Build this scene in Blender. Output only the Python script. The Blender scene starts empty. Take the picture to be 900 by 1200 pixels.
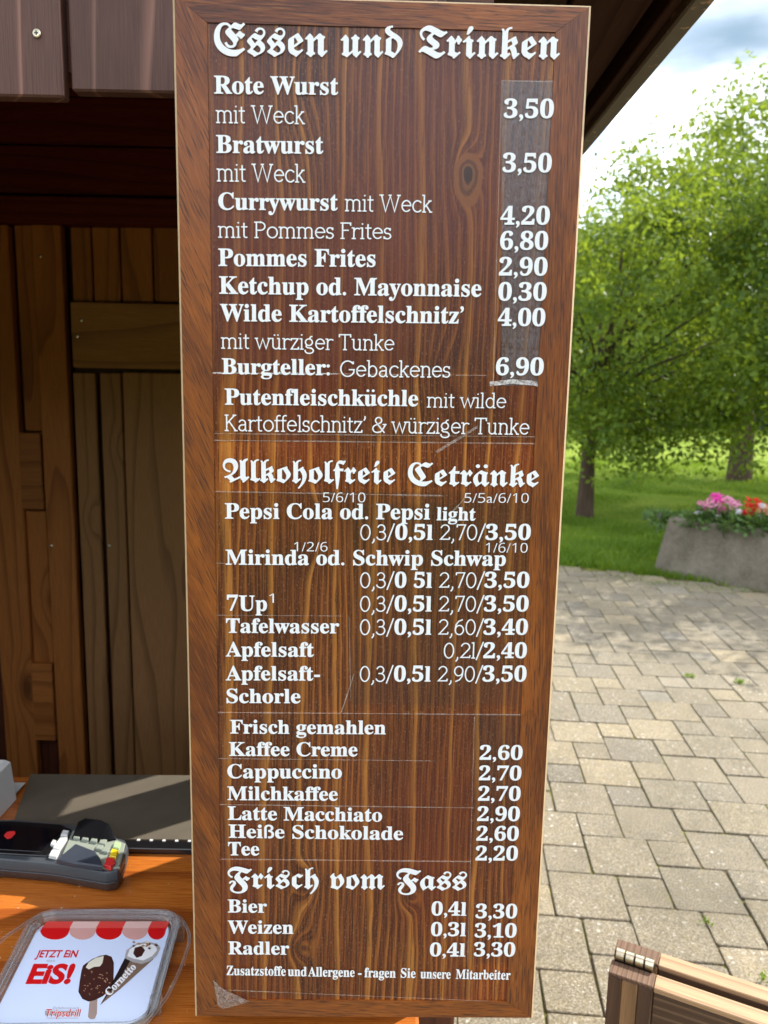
import bpy, math, random
from mathutils import Vector, Matrix
import numpy as np
rnd = random.Random(7)
S = bpy.context.scene
COL = S.collection
R = math.radians
# ---------------------------------------------------------------- camera
PITCH, ROLL, FPX, EYE = R(9.23), R(1.14), 901.0, 1.6      # focal length in pixels of the 900x1200 photograph
fw = Vector((0, math.cos(PITCH), -math.sin(PITCH)))
rt0 = Vector((1, 0, 0)); up0 = rt0.cross(fw)
rt = rt0*math.cos(ROLL)+up0*math.sin(ROLL); up = -rt0*math.sin(ROLL)+up0*math.cos(ROLL)
camd = bpy.data.cameras.new('camera'); cam = bpy.data.objects.new('camera', camd); COL.objects.link(cam)
M = Matrix((rt, up, -fw)).transposed().to_4x4(); M.translation = (0, 0, EYE); cam.matrix_world = M
camd.sensor_fit = 'VERTICAL'; camd.sensor_height = 36; camd.sensor_width = 27
camd.lens = FPX/1200*36; camd.clip_start = 0.02; camd.clip_end = 2000
camd.dof.use_dof = True; camd.dof.focus_distance = 0.80; camd.dof.aperture_fstop = 9.0
S.camera = cam
# ---------------------------------------------------------------- light
SUN_AZ, SUN_EL = R(55), R(43)                              # azimuth from +Y towards +X
w = bpy.data.worlds.new('World'); S.world = w; w.use_nodes = True
sd = bpy.data.lights.new('sun', 'SUN'); so = bpy.data.objects.new('sun', sd); COL.objects.link(so)
sd.energy = 4.1; sd.angle = R(0.5); sd.color = (1, .95, .86)
sv = Vector((math.sin(SUN_AZ)*math.cos(SUN_EL), math.cos(SUN_AZ)*math.cos(SUN_EL), math.sin(SUN_EL)))
so.rotation_euler = sv.to_track_quat('Z', 'Y').to_euler(); so.location = (6, 4, 8)
vs = S.view_settings; vs.view_transform = 'Standard'; vs.look = 'None'; vs.gamma = 1; vs.exposure = 1.05; vs.use_curve_mapping = False
S.render.engine = 'CYCLES'; S.cycles.use_denoising = True; S.cycles.max_bounces = 8; S.cycles.transparent_max_bounces = 16
S.cycles.caustics_reflective = False; S.cycles.caustics_refractive = False


# ---------------------------------------------------------------- node helper
class NT:
    def __init__(s, nt): s.nt = nt; s.L = nt.links
    def n(s, t, **k):
        x = s.nt.nodes.new(t)
        for a, b in k.items(): setattr(x, a, b)
        return x
    def put(s, sock, v):
        if isinstance(v, bpy.types.NodeSocket): s.L.new(v, sock)
        elif v is not None: sock.default_value = v
    def m(s, op, a, b=None, c=None, clamp=False):
        x = s.n('ShaderNodeMath', operation=op, use_clamp=clamp)
        for i, v in enumerate((a, b, c)): s.put(x.inputs[i], v)
        return x.outputs[0]
    def add(s, a, b): return s.m('ADD', a, b)
    def sub(s, a, b): return s.m('SUBTRACT', a, b)
    def mul(s, a, b): return s.m('MULTIPLY', a, b)
    def xyz(s, v):
        x = s.n('ShaderNodeSeparateXYZ'); s.put(x.inputs[0], v); return x.outputs
    def comb(s, a, b, c):
        x = s.n('ShaderNodeCombineXYZ')
        for i, v in enumerate((a, b, c)): s.put(x.inputs[i], v)
        return x.outputs[0]
    def obj(s): return s.n('ShaderNodeTexCoord').outputs['Object']
    def gen(s): return s.n('ShaderNodeTexCoord').outputs['Generated']
    def pos(s): return s.n('ShaderNodeNewGeometry').outputs['Position']
    def rand(s): return s.n('ShaderNodeObjectInfo').outputs['Random']
    def noise(s, v, sc=5, det=3, ro=.5, dist=0, col=False):
        x = s.n('ShaderNodeTexNoise'); s.put(x.inputs['Vector'], v); s.put(x.inputs['Scale'], sc)
        x.inputs['Detail'].default_value = det; x.inputs['Roughness'].default_value = ro; x.inputs['Distortion'].default_value = dist
        return x.outputs['Color' if col else 0]
    def vor(s, v, sc=5, feat='F1', out=0, rnd=1):
        x = s.n('ShaderNodeTexVoronoi', feature=feat); s.put(x.inputs['Vector'], v); x.inputs['Scale'].default_value = sc
        x.inputs['Randomness'].default_value = rnd
        return x.outputs[out]
    def ramp(s, f, stops, interp='LINEAR'):
        x = s.n('ShaderNodeValToRGB'); s.put(x.inputs[0], f); cr = x.color_ramp; cr.interpolation = interp
        while len(cr.elements) < len(stops): cr.elements.new(.5)
        for e, (p, c) in zip(cr.elements, stops):
            e.position = p; e.color = (*c, 1) if len(c) == 3 else c
        return x.outputs[0]
    def mr(s, f, a, b, c=0, d=1):
        x = s.n('ShaderNodeMapRange'); s.put(x.inputs[0], f)
        for i, v in enumerate((a, b, c, d)): x.inputs[i+1].default_value = v
        return x.outputs[0]
    def mix(s, f, a, b, mode='MIX'):
        x = s.n('ShaderNodeMix', data_type='RGBA', blend_type=mode)
        s.put(x.inputs[0], f)
        for i, v in ((6, a), (7, b)):
            s.put(x.inputs[i], (*v, 1) if isinstance(v, tuple) and len(v) == 3 else v)
        return x.outputs[2]
    def bump(s, h, st=.3, d=.01):
        x = s.n('ShaderNodeBump'); s.put(x.inputs['Height'], h); x.inputs['Strength'].default_value = st; x.inputs['Distance'].default_value = d
        return x.outputs[0]


def mat(name, fn=None, col=(.5, .5, .5), rough=.5, metal=0, spec=.5, **k):
    m = bpy.data.materials.new(name); m.use_nodes = True
    b = m.node_tree.nodes['Principled BSDF']; T = NT(m.node_tree)
    b.inputs['Base Color'].default_value = (*col, 1); b.inputs['Roughness'].default_value = rough
    b.inputs['Metallic'].default_value = metal; b.inputs['Specular IOR Level'].default_value = spec
    for a, v in k.items(): b.inputs[a.replace('_', ' ')].default_value = v
    if fn: fn(T, b)
    return m


def speckled(c, var=.25, sc=60, rough=.5, bump=.15, **k):
    def f(T, b):
        n = T.noise(T.obj(), sc, 4)
        T.put(b.inputs['Base Color'], T.mix(n, tuple(x*(1-var) for x in c), tuple(min(1, x*(1+var)) for x in c)))
        T.put(b.inputs['Roughness'], T.mr(T.noise(T.obj(), sc*.3, 3), .3, .7, rough-.08, rough+.08))
        if bump: T.put(b.inputs['Normal'], T.bump(n, bump, .001))
    return f


def wood(name, dark, light, line=None, axis='z', freq=26, warp=5, stretch=.12, fine=900, rough=.45, spec=.4, tint=.25, coat=0, scale=1, knots=0, bumps=.25, l0=.62):
    """wood whose grain runs along an axis of the object; every piece takes its own slice of the log"""
    def f(T, b):
        x, y, z = T.xyz(T.obj())
        if axis == 'x': x, z = z, x
        if axis == 'y': y, z = z, y
        r = T.rand(); off = T.mul(r, 37.0)
        v = T.comb(T.add(T.mul(x, scale), off), T.mul(y, scale), T.mul(z, stretch*scale))
        g = T.add(T.mul(T.noise(v, 7, 2, .45), warp), T.mul(T.add(x, T.mul(y, .6)), freq*scale))
        if knots:
            kd = T.vor(T.comb(T.add(T.mul(x, 1.0), off), T.mul(y, 1), T.mul(z, .45)), knots)
            kk = T.mr(kd, 0, .22, 1, 0); g = T.add(g, T.mul(T.mul(kk, kk), 3))
        fr = T.m('FRACT', g)
        ln = T.mr(fr, l0, .95); ln = T.mul(ln, T.mr(fr, .96, 1.0, 1, 0))
        fi = T.noise(T.comb(T.add(T.mul(x, fine), off), T.mul(y, fine), T.mul(z, fine*.02)), 1, 3, .6)
        base = T.mix(T.mr(fi, .3, .7), dark, light)
        c = T.mix(T.mul(ln, .7), base, line or tuple(q*.55 for q in dark))
        c = T.mix(T.mr(T.noise(v, 3, 2), .35, .65, 0, tint), c, tuple(q*.6 for q in dark))
        if knots: c = T.mix(T.mr(kd, .03, .1, .85, 0), c, tuple(q*.25 for q in dark))
        hv = T.n('ShaderNodeHueSaturation'); T.put(hv.inputs['Color'], c); T.put(hv.inputs['Value'], T.mr(r, 0, 1, .82, 1.15))
        T.put(b.inputs['Base Color'], hv.outputs[0])
        T.put(b.inputs['Roughness'], T.mr(fi, .3, .7, rough-.1, rough+.1))
        T.put(b.inputs['Normal'], T.bump(T.add(fi, T.mul(ln, .6)), bumps, .0006))
        b.inputs['Coat Weight'].default_value = coat; b.inputs['Coat Roughness'].default_value = .12
    return mat(name, f, spec=spec)


# ---------------------------------------------------------------- geometry helpers
def tag(o, label=None, cat=None, group=None, kind=None):
    for k, v in (('label', label), ('category', cat), ('group', group), ('kind', kind)):
        if v: o[k] = v
    return o


def empty(name, loc=(0, 0, 0), rz=0, **k):
    o = bpy.data.objects.new(name, None); COL.objects.link(o); o.location = loc; o.rotation_euler.z = rz
    o.empty_display_size = .05
    return tag(o, **k)


class MB:
    """collects faces; build() links them as ONE mesh object"""
    def __init__(s): s.v = []; s.f = []
    def face(s, *p):
        i = len(s.v); s.v += [tuple(q) for q in p]; s.f.append(tuple(range(i, i+len(p)))); return s
    def box(s, x0, x1, y0, y1, z0, z1, ch=0, mtx=None):
        """box, edges chamfered by ch"""
        c = ch
        vs = []; idx = {}
        def V(p):
            p = Vector(p)
            if mtx is not None: p = mtx@p
            vs.append(tuple(p)); return len(vs)-1
        i0 = len(s.v)
        if not c:
            for z in (z0, z1):
                for (x, y) in ((x0, y0), (x1, y0), (x1, y1), (x0, y1)): V((x, y, z))
            F = [(3, 2, 1, 0), (4, 5, 6, 7), (0, 1, 5, 4), (1, 2, 6, 5), (2, 3, 7, 6), (3, 0, 4, 7)]
        else:
            X, Y, Z = (x0, x1), (y0, y1), (z0, z1); F = []
            for a in (0, 1):
                for b in (0, 1):
                    for d in (0, 1):
                        cx, cy, cz = (c if a == 0 else -c), (c if b == 0 else -c), (c if d == 0 else -c)
                        idx[a, b, d, 0] = V((X[a], Y[b]+cy, Z[d]+cz))
                        idx[a, b, d, 1] = V((X[a]+cx, Y[b], Z[d]+cz))
                        idx[a, b, d, 2] = V((X[a]+cx, Y[b]+cy, Z[d]))
            q = ((0, 0), (1, 0), (1, 1), (0, 1))
            for a in (0, 1):
                F.append(tuple(idx[a, b, d, 0] for b, d in (q if a else q[::-1])))
                F.append(tuple(idx[b, a, d, 1] for b, d in (q[::-1] if a else q)))
                F.append(tuple(idx[b, d, a, 2] for b, d in (q if a else q[::-1])))
            for a in (0, 1):
                for b in (0, 1):
                    sgn = (a == b)
                    e = (idx[a, b, 0, 0], idx[a, b, 0, 1], idx[a, b, 1, 1], idx[a, b, 1, 0]); F.append(e[::-1] if sgn else e)
                    e = (idx[a, 0, b, 0], idx[a, 0, b, 2], idx[a, 1, b, 2], idx[a, 1, b, 0]); F.append(e if sgn else e[::-1])
                    e = (idx[0, a, b, 1], idx[0, a, b, 2], idx[1, a, b, 2], idx[1, a, b, 1]); F.append(e[::-1] if sgn else e)
                    for d in (0, 1):
                        e = (idx[a, b, d, 0], idx[a, b, d, 1], idx[a, b, d, 2])
                        F.append(e if (a+b+d) % 2 == 0 else e[::-1])
        s.v += vs; s.f += [tuple(i0+j for j in f) for f in F]; return s
    def prism(s, pts, z0, z1, inset=0, mtx=None, axis='z'):
        """polygon (ccw seen from the z1 side) swept from z0 to z1, top pulled in by inset"""
        n = len(pts); i0 = len(s.v)
        cx = sum(p[0] for p in pts)/n; cy = sum(p[1] for p in pts)/n
        rings = [(z0, 0), (z1-(inset if inset else 0), 0)]+([(z1, inset)] if inset else [])
        for z, ins in rings:
            for p in pts:
                dx, dy = p[0]-cx, p[1]-cy; L = math.hypot(dx, dy) or 1
                q = Vector((p[0]-dx/L*ins*1.3, p[1]-dy/L*ins*1.3, z))
                if axis == 'y': q = Vector((q.x, -q.z, q.y))
                if mtx is not None: q = mtx@q
                s.v.append(tuple(q))
        for k in range(len(rings)-1):
            for j in range(n):
                a, b = i0+k*n+j, i0+k*n+(j+1) % n; s.f.append((a, b, b+n, a+n))
        s.f.append(tuple(i0+j for j in range(n))[::-1]); s.f.append(tuple(i0+(len(rings)-1)*n+j for j in range(n)))
        return s
    def tube(s, pts, rad, n=8, closed=False, cap=True):
        pts = [Vector(p) for p in pts]; m = len(pts); i0 = len(s.v); prev = None
        for k, p in enumerate(pts):
            a = pts[(k-1) % m] if (k or closed) else p; b = pts[(k+1) % m] if (k < m-1 or closed) else p
            t = (b-a).normalized()
            if prev is None: u = t.orthogonal().normalized()
            else: u = (prev-t*prev.dot(t)).normalized()
            prev = u; v = t.cross(u); r = rad[k] if hasattr(rad, '__len__') else rad
            for j in range(n):
                an = 2*math.pi*j/n; s.v.append(tuple(p+(u*math.cos(an)+v*math.sin(an))*r))
        for k in range(m if closed else m-1):
            for j in range(n):
                a = i0+k*n+j; b = i0+k*n+(j+1) % n; c = i0+((k+1) % m)*n+(j+1) % n; d = i0+((k+1) % m)*n+j
                s.f.append((a, b, c, d))
        if cap and not closed:
            s.f.append(tuple(i0+j for j in range(n))[::-1]); s.f.append(tuple(i0+(m-1)*n+j for j in range(n)))
        return s
    def lathe(s, prof, c=(0, 0, 0), n=16, mtx=None):
        i0 = len(s.v)
        for r, z in prof:
            for j in range(n):
                an = 2*math.pi*j/n; q = Vector((c[0]+r*math.cos(an), c[1]+r*math.sin(an), c[2]+z))
                if mtx is not None: q = mtx@q
                s.v.append(tuple(q))
        for k in range(len(prof)-1):
            for j in range(n):
                a, b = i0+k*n+j, i0+k*n+(j+1) % n; s.f.append((a, b, b+n, a+n))
        s.f.append(tuple(i0+j for j in range(n))[::-1]); s.f.append(tuple(i0+(len(prof)-1)*n+j for j in range(n)))
        return s
    def build(s, name, m, parent=None, smooth=False, loc=None):
        me = bpy.data.meshes.new(name); me.from_pydata(s.v, [], s.f); me.materials.append(m)
        if smooth: me.polygons.foreach_set('use_smooth', [True]*len(me.polygons)); me.set_sharp_from_angle(angle=R(35))
        o = bpy.data.objects.new(name, me); COL.objects.link(o)
        if parent is not None: o.parent = parent
        if loc is not None: o.location = loc
        return o


def piece(name, m, parent, x0, x1, y0, y1, z0, z1, ch=.002, sub=0):
    """a chamfered box with its own origin at its centre"""
    c = ((x0+x1)/2, (y0+y1)/2, (z0+z1)/2)
    return MB().box(x0-c[0], x1-c[0], y0-c[1], y1-c[1], z0-c[2], z1-c[2], ch).build(name, m, parent, loc=c)


def ray(px, py): return (fw*FPX+rt*(px-450)+up*(600-py)).normalized()
def at_z(px, py, z):
    d = ray(px, py); t = (z-EYE)/d.z; return Vector((0, 0, EYE))+d*t
def at_y(px, py, y):
    d = ray(px, py); return Vector((0, 0, EYE))+d*(y/d.y)


# ================================================================ SKY
T = NT(w.node_tree); bg = w.node_tree.nodes['Background']
sky = T.n('ShaderNodeTexSky', sky_type='NISHITA', sun_disc=False, sun_elevation=SUN_EL, sun_rotation=SUN_AZ, air_density=1.0, dust_density=1.5, ozone_density=1.2)
d = T.xyz(T.gen())
zz = T.m('MAXIMUM', d[2], .06)
cv = T.comb(T.m('DIVIDE', d[0], zz), T.m('DIVIDE', d[1], zz), 0)
cl = T.noise(cv, 1.15, 7, .55, .3)
cl2 = T.noise(cv, .55, 3, .5)
cover = T.mr(T.add(T.mul(cl, .65), T.mul(cl2, .35)), .40, .52)
cover = T.m('MAXIMUM', cover, T.mr(d[2], .05, .12, 1, 0))
gd = (fw*FPX+rt*(865-450)+up*(600-48)).normalized(); gcx, gcy = gd.x/gd.z, gd.y/gd.z
dx_ = T.add(T.sub(T.m('DIVIDE', d[0], zz), gcx), T.mul(T.sub(cl, .5), .35)); dy_ = T.add(T.sub(T.m('DIVIDE', d[1], zz), gcy), T.mul(T.sub(T.noise(cv, 3, 5), .5), .5))
gr = T.add(T.m('POWER', T.mul(T.add(dx_, T.mul(dy_, .2)), 1/.42), 2), T.m('POWER', T.mul(dy_, 1/.40), 2))
gap = T.m('EXPONENT', T.mul(gr, -1))
shade = T.mr(T.noise(cv, 1.9, 5, .5), .40, .70, 13.0, 6.5)
cc = T.n('ShaderNodeVectorMath', operation='SCALE'); cc.inputs[0].default_value = (.93, .97, 1.05); T.put(cc.inputs['Scale'], shade)
T.put(bg.inputs[0], T.mix(T.mul(gap, .93), T.mix(cover, sky.outputs[0], cc.outputs[0]), (.95, 1.60, 2.25))); bg.inputs[1].default_value = .135

# ================================================================ MATERIALS
def grass_ground(T, b):
    p = T.pos(); n = T.noise(p, 1.3, 4); n2 = T.noise(p, 40, 3)
    c = T.mix(T.mr(n, .3, .7), (.13, .21, .016), (.27, .33, .035)); c = T.mix(T.mul(n2, .5), c, (.03, .07, .01))
    T.put(b.inputs['Base Color'], c); T.put(b.inputs['Normal'], T.bump(n2, .8, .03))
M_lawn = mat('lawn_green', grass_ground, rough=.9, spec=.1)
def leafmat(name, c1, c2, tr=.45, sc=1.5):
    m = bpy.data.materials.new(name); m.use_nodes = True; T = NT(m.node_tree); nt = m.node_tree
    nt.nodes.clear(); out = T.n('ShaderNodeOutputMaterial')
    p = T.pos(); c = T.mix(T.mr(T.noise(p, sc, 3), .35, .65), c1, c2); c = T.mix(T.mr(T.noise(p, 25, 2), .4, .7, 0, .5), c, tuple(q*.6 for q in c1))
    d = T.n('ShaderNodeBsdfPrincipled'); T.put(d.inputs['Base Color'], c); d.inputs['Roughness'].default_value = .55; d.inputs['Specular IOR Level'].default_value = .25
    t = T.n('ShaderNodeBsdfTranslucent'); T.put(t.inputs[0], T.mix(.5, c, (c2[0]*2.2, c2[1]*1.9, c2[2]*.7)))
    mx = T.n('ShaderNodeMixShader'); mx.inputs[0].default_value = tr
    T.L.new(d.outputs[0], mx.inputs[1]); T.L.new(t.outputs[0], mx.inputs[2]); T.L.new(mx.outputs[0], out.inputs[0])
    return m
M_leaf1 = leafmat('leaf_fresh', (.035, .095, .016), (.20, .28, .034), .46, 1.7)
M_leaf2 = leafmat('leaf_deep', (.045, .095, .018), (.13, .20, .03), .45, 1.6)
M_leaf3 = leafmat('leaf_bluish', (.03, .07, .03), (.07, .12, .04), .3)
M_blade = leafmat('grass_blade', (.065, .145, .012), (.16, .26, .028), .4)
M_bark = mat('bark', lambda T, b: (T.put(b.inputs['Base Color'], T.mix(T.noise(T.comb(*[T.mul(q, k) for q, k in zip(T.xyz(T.obj()), (9, 9, 1.5))]), 3, 5), (.035, .022, .015), (.13, .09, .065))),
                                    T.put(b.inputs['Normal'], T.bump(T.noise(T.comb(*[T.mul(q, k) for q, k in zip(T.xyz(T.obj()), (14, 14, 2))]), 3, 5), .8, .03))), rough=.9, spec=.1)
def pavermat(T, b):
    p = T.pos(); r = T.rand()
    c = T.ramp(r, [(0, (.155, .126, .078)), (.35, (.20, .162, .096)), (.6, (.138, .117, .08)), (.8, (.20, .160, .088)), (.955, (.30, .235, .13)), (1, (.20, .18, .14))])
    n = T.noise(p, 22, 5, .65); c = T.mix(T.mr(n, .3, .7, .0, .55), c, (.13, .12, .10))
    g = T.noise(p, 190, 3, .75); c = T.mix(T.mr(g, .5, .68, 0, .75), c, (.44, .39, .30)); c = T.mix(T.mr(g, .32, .47, .8, 0), c, (.06, .052, .04))
    # lichen: pale round blots
    v = T.vor(p, 30)
    sp = T.mul(T.mr(T.add(v, T.mul(T.noise(p, 90, 2), .12)), .16, .28, 1, 0), T.mr(T.noise(p, 3.2, 3), .42, .55))
    sp = T.mul(sp, T.mr(T.noise(p, 60, 2), .4, .6, .25, 1)); c = T.mix(T.mul(sp, .8), c, (.55, .53, .46))
    v2 = T.vor(p, 75); sp2 = T.mul(T.mr(v2, .08, .2, 1, 0), T.mr(T.noise(p, 6, 2), .5, .6)); c = T.mix(T.mul(sp2, .85), c, (.6, .57, .5))
    c = T.mix(T.mr(T.noise(p, 1.4, 5, .65), .48, .66, 0, .5), c, (.09, .078, .052))
    T.put(b.inputs['Base Color'], c); T.put(b.inputs['Normal'], T.bump(T.add(g, n), .7, .005))
M_paver = mat('concrete_paver', pavermat, rough=.85, spec=.25)
M_joint = mat('joint_sand', lambda T, b: (T.put(b.inputs['Base Color'], T.mix(T.mr(T.noise(T.pos(), 9, 5, .75), .46, .60), (.075, .058, .034), (.15, .15, .025))),
                                          T.put(b.inputs['Normal'], T.bump(T.noise(T.pos(), 200, 3), .6, .004))), rough=.95, spec=.1)
def concr(T, b):
    o = T.obj(); n = T.noise(o, 5, 6, .7); f = T.noise(o, 120, 3)
    x, y, z = T.xyz(o); st = T.noise(T.comb(T.mul(x, 14), T.mul(y, 14), T.mul(z, 1.5)), 1, 3)
    c = T.mix(T.mr(n, .3, .7), (.085, .072, .048), (.20, .175, .135)); c = T.mix(T.mr(st, .5, .75, 0, .55), c, (.10, .095, .06)); c = T.mix(T.mr(f, .5, .8, 0, .4), c, (.4, .38, .33))
    T.put(b.inputs['Base Color'], c); T.put(b.inputs['Normal'], T.bump(T.add(f, n), .6, .01))
M_concrete = mat('weathered_concrete', concr, rough=.9, spec=.2)
M_hut = wood('hut_plank_dark', (.065, .016, .008), (.13, .04, .018), axis='z', rough=.5, knots=4)
M_stain = wood('dark_red_stain', (.11, .012, .005), (.20, .032, .012), axis='x', rough=.6, spec=.15)
M_hutx = wood('hut_beam_dark', (.065, .016, .008), (.13, .04, .018), axis='x', rough=.5)
M_fascia = wood('glossy_weathered_plank', (.075, .033, .025), (.15, .078, .062), (.36, .19, .14), freq=26, warp=5, stretch=.06, l0=.86, rough=.5, spec=.28, tint=.6, coat=0, knots=3, bumps=.5)
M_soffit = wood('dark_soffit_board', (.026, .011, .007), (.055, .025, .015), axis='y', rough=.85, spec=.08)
M_eave = mat('weathered_brown_paint', lambda T, b: T.put(b.inputs['Base Color'], T.mix(T.mr(T.noise(T.obj(), 28, 4, .7), .60, .66), T.mix(T.noise(T.obj(), 60, 3), (.075, .062, .045), (.12, .10, .075)), (.40, .27, .16))), rough=.7)
M_door = wood('door_wood', (.36, .11, .022), (.56, .22, .05), axis='z', freq=16, rough=.5, knots=3)
M_doorg = wood('bare_pine', (.36, .165, .055), (.56, .29, .105), axis='z', freq=14, rough=.6, knots=4)
M_doorx = wood('bare_pine_rail', (.36, .155, .048), (.56, .28, .09), axis='x', freq=14, rough=.6, knots=4)
M_doorh = wood('door_wood_rail', (.36, .11, .022), (.56, .22, .05), axis='x', freq=16, rough=.5, knots=3)
M_counter = wood('varnished_counter', (.28, .065, .010), (.50, .16, .022), (.16, .03, .006), axis='x', freq=12, warp=2.5, rough=.3, spec=.5, coat=.5, tint=.3)
M_tan = wood('raw_larch', (.26, .155, .075), (.44, .29, .16), (.17, .085, .04), axis='x', freq=70, warp=6, stretch=.05, rough=.6, spec=.3, tint=.15)
M_tanend = wood('end_grain', (.11, .062, .038), (.20, .125, .08), (.05, .03, .02), axis='y', freq=120, warp=7, rough=.75, spec=.2)
M_dkrail = wood('dark_rail_side', (.07, .038, .020), (.12, .07, .042), (.26, .16, .09), axis='x', freq=70, warp=5, stretch=.08, rough=.55)
M_post = [wood('laminated_post_light', (.22, .125, .055), (.34, .20, .10), axis='z', rough=.55), wood('laminated_post_dark', (.075, .04, .024), (.13, .075, .045), axis='z', rough=.55)]
M_brass = mat('galvanised_steel', speckled((.62, .55, .40), .2, 90, .32, .05), metal=1, rough=.3)
M_black = mat('black_gloss_plastic', col=(.008, .008, .009), rough=.12)
M_charc = mat('charcoal_plastic', speckled((.05, .056, .064), .12, 300, .42, .05), rough=.45)
M_navy = mat('dark_blue_grey_plastic', speckled((.035, .042, .058), .12, 200, .4, .05), rough=.4)
M_grn = mat('grey_green_plastic', speckled((.24, .265, .22), .08, 200, .42, .03), rough=.4)
M_whitep = mat('white_plastic', speckled((.62, .62, .60), .05, 100, .42, .02), rough=.4)
M_red = mat('red_plastic', col=(.62, .03, .03), rough=.35)
M_yel = mat('yellow_plastic', col=(.78, .55, .02), rough=.35)
M_green = mat('green_plastic', col=(.35, .48, .25), rough=.4)
M_mat = mat('grey_ribbed_mat', lambda T, b: (T.put(b.inputs['Base Color'], T.mix(T.noise(T.obj(), 30, 4), (.070, .054, .036), (.115, .092, .062))),
            T.put(b.inputs['Normal'], T.bump(T.mul(T.m('SINE', T.mul(T.xyz(T.obj())[0], 1800)), T.m('SINE', T.mul(T.xyz(T.obj())[1], 1800))), .5, .001))), rough=.6)

# ================================================================ GROUND
BD = .75                                                     # distance of the board
lawn = MB()
gx, gy = 60, 70
def zl(x, y):
    return -.03+(.04*math.sin(x*.7+1)*math.sin(y*.5) if y > 9 else 0)
xs = [-500, -120, -40]+[-15+i for i in range(46)]+[60, 160, 500]; ys = [-400, -60, -10]+[0+i for i in range(50)]+[70, 120, 300, 900]
for j in range(len(ys)):
    for i in range(len(xs)): lawn.v.append((xs[i], ys[j], zl(xs[i], ys[j])))
n = len(xs)
for j in range(len(ys)-1):
    for i in range(n-1): a = j*n+i; lawn.f.append((a, a+1, a+n+1, a+n))
lo = lawn.build('lawn', M_lawn, smooth=True); tag(lo, kind='structure')
# pavement: joint bed + stones in a pinwheel of large and small squares
e0 = at_z(655, 661, 0); e1 = at_z(765, 674, 0); ed = (e1-e0).normalized()        # far kerb line
def inside(x, y, mg=0):
    return (x-e0.x)*(-ed.y)+(y-e0.y)*ed.x < mg
pav = MB()
pa = e0-ed*9; pb = e0+ed*14
pav.face((pa.x-6, -9, -.0055), (pb.x+6, -9, -.0055), (pb.x, pb.y, -.0055), (pa.x, pa.y, -.0055))
po = pav.build('pavement', M_joint); tag(po, kind='structure')
A, B, AL = .228, .152, R(-5)
ca, sa = math.cos(AL), math.sin(AL)
def stone_mesh(s, k):
    r = random.Random(k); h = s/2-.0028; pts = []
    for (x, y) in ((-h, -h), (h, -h), (h, h), (-h, h)):
        c = .004+r.random()*.005; jx, jy = r.uniform(-.002, .002), r.uniform(-.002, .002)
        sx, sy = (1 if x > 0 else -1), (1 if y > 0 else -1)
        q = [(x-sx*c+jx, y+jy), (x+jx, y-sy*c+jy)]
        if sx*sy > 0: q = q[::-1]
        pts += q
    return pts
stones = []
for i in range(-70, 90):
    for j in range(-70, 90):
        for (s, ox, oy) in ((A, A/2, A/2), (B, A+B/2, A-B/2)):
            x = i*A+j*B+ox; y = -i*B+j*A+oy
            X = x*ca-y*sa+.04; Y = x*sa+y*ca+1.5
            if Y < -3 or Y > 11 or X > 9 or X < -7 or not inside(X, Y, -.06): continue
            if -1.75 < X < -.05 and 1.0 < Y < 2.15: continue      # under the hut
            dd = Vector((X, Y, 0))-Vector((0, 0, EYE)); zc = dd.dot(fw)
            vis = False
            if zc > .3:
                u = 450+FPX*dd.dot(rt)/zc; v = 600-FPX*dd.dot(up)/zc
                vis = 610 < u < 930 and v < 1240
            stones.append((0 if vis else 1, (X*X+Y*Y)**.5, X, Y, s))
stones.sort()
proto = {}
for s in (A, B):
    for k in range(5):
        o = MB().prism(stone_mesh(s, k*7+int(s*1000)), -.03, 0, .0025)
        me = bpy.data.meshes.new('paving_stone'); me.from_pydata(o.v, [], o.f); me.materials.append(M_paver); proto[s, k] = me
rest = MB(); cnt = 0
for vz, dst, X, Y, s in stones:
    tilt = (rnd.uniform(-.006, .006), rnd.uniform(-.006, .006), AL+rnd.uniform(-.01, .01)+rnd.randrange(4)*math.pi/2); dz = rnd.uniform(-.002, .003)
    if vz == 0 and cnt < 300:
        o = bpy.data.objects.new('paving_stone', proto[s, rnd.randrange(5)]); COL.objects.link(o); o.parent = po
        o.location = (X, Y, dz+.001); o.rotation_euler = tilt; cnt += 1
    elif dst < 11:
        mt = Matrix.Translation((X, Y, dz+.001))@Matrix.Rotation(tilt[2], 4, 'Z')
        rest.prism(stone_mesh(s, rnd.randrange(5)*7+int(s*1000)), -.03, 0, .0025, mtx=mt)
ro = rest.build('paving_stones', M_paver, po); tag(ro, kind='stuff')

# ================================================================ FOLIAGE
def leaves(name, pts, size, mt, parent=None, seed=1, jitter=.4, up_bias=.35):
    """pts: (n,3) leaf positions; each a folded four-cornered leaf"""
    rg = np.random.default_rng(seed); n = len(pts)
    d = rg.normal(size=(n, 3)); d[:, 2] -= up_bias; d /= np.linalg.norm(d, axis=1)[:, None]
    r = rg.normal(size=(n, 3)); s = np.cross(d, r); s /= np.linalg.norm(s, axis=1)[:, None]
    nn = np.cross(d, s)
    L = size*(1+jitter*rg.uniform(-1, 1, n))[:, None]
    v = np.empty((n, 4, 3)); v[:, 0] = pts; v[:, 1] = pts+d*L*.45+s*L*.3+nn*L*.08; v[:, 2] = pts+d*L; v[:, 3] = pts+d*L*.45-s*L*.3+nn*L*.08
    me = bpy.data.meshes.new(name); me.vertices.add(n*4); me.vertices.foreach_set('co', v.reshape(-1))
    me.loops.add(n*4); me.loops.foreach_set('vertex_index', np.arange(n*4)); me.polygons.add(n)
    me.polygons.foreach_set('loop_start', np.arange(n)*4); me.update(calc_edges=True)
    me.materials.append(mt); o = bpy.data.objects.new(name, me); COL.objects.link(o)
    if parent is not None: o.parent = parent
    return o


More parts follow.
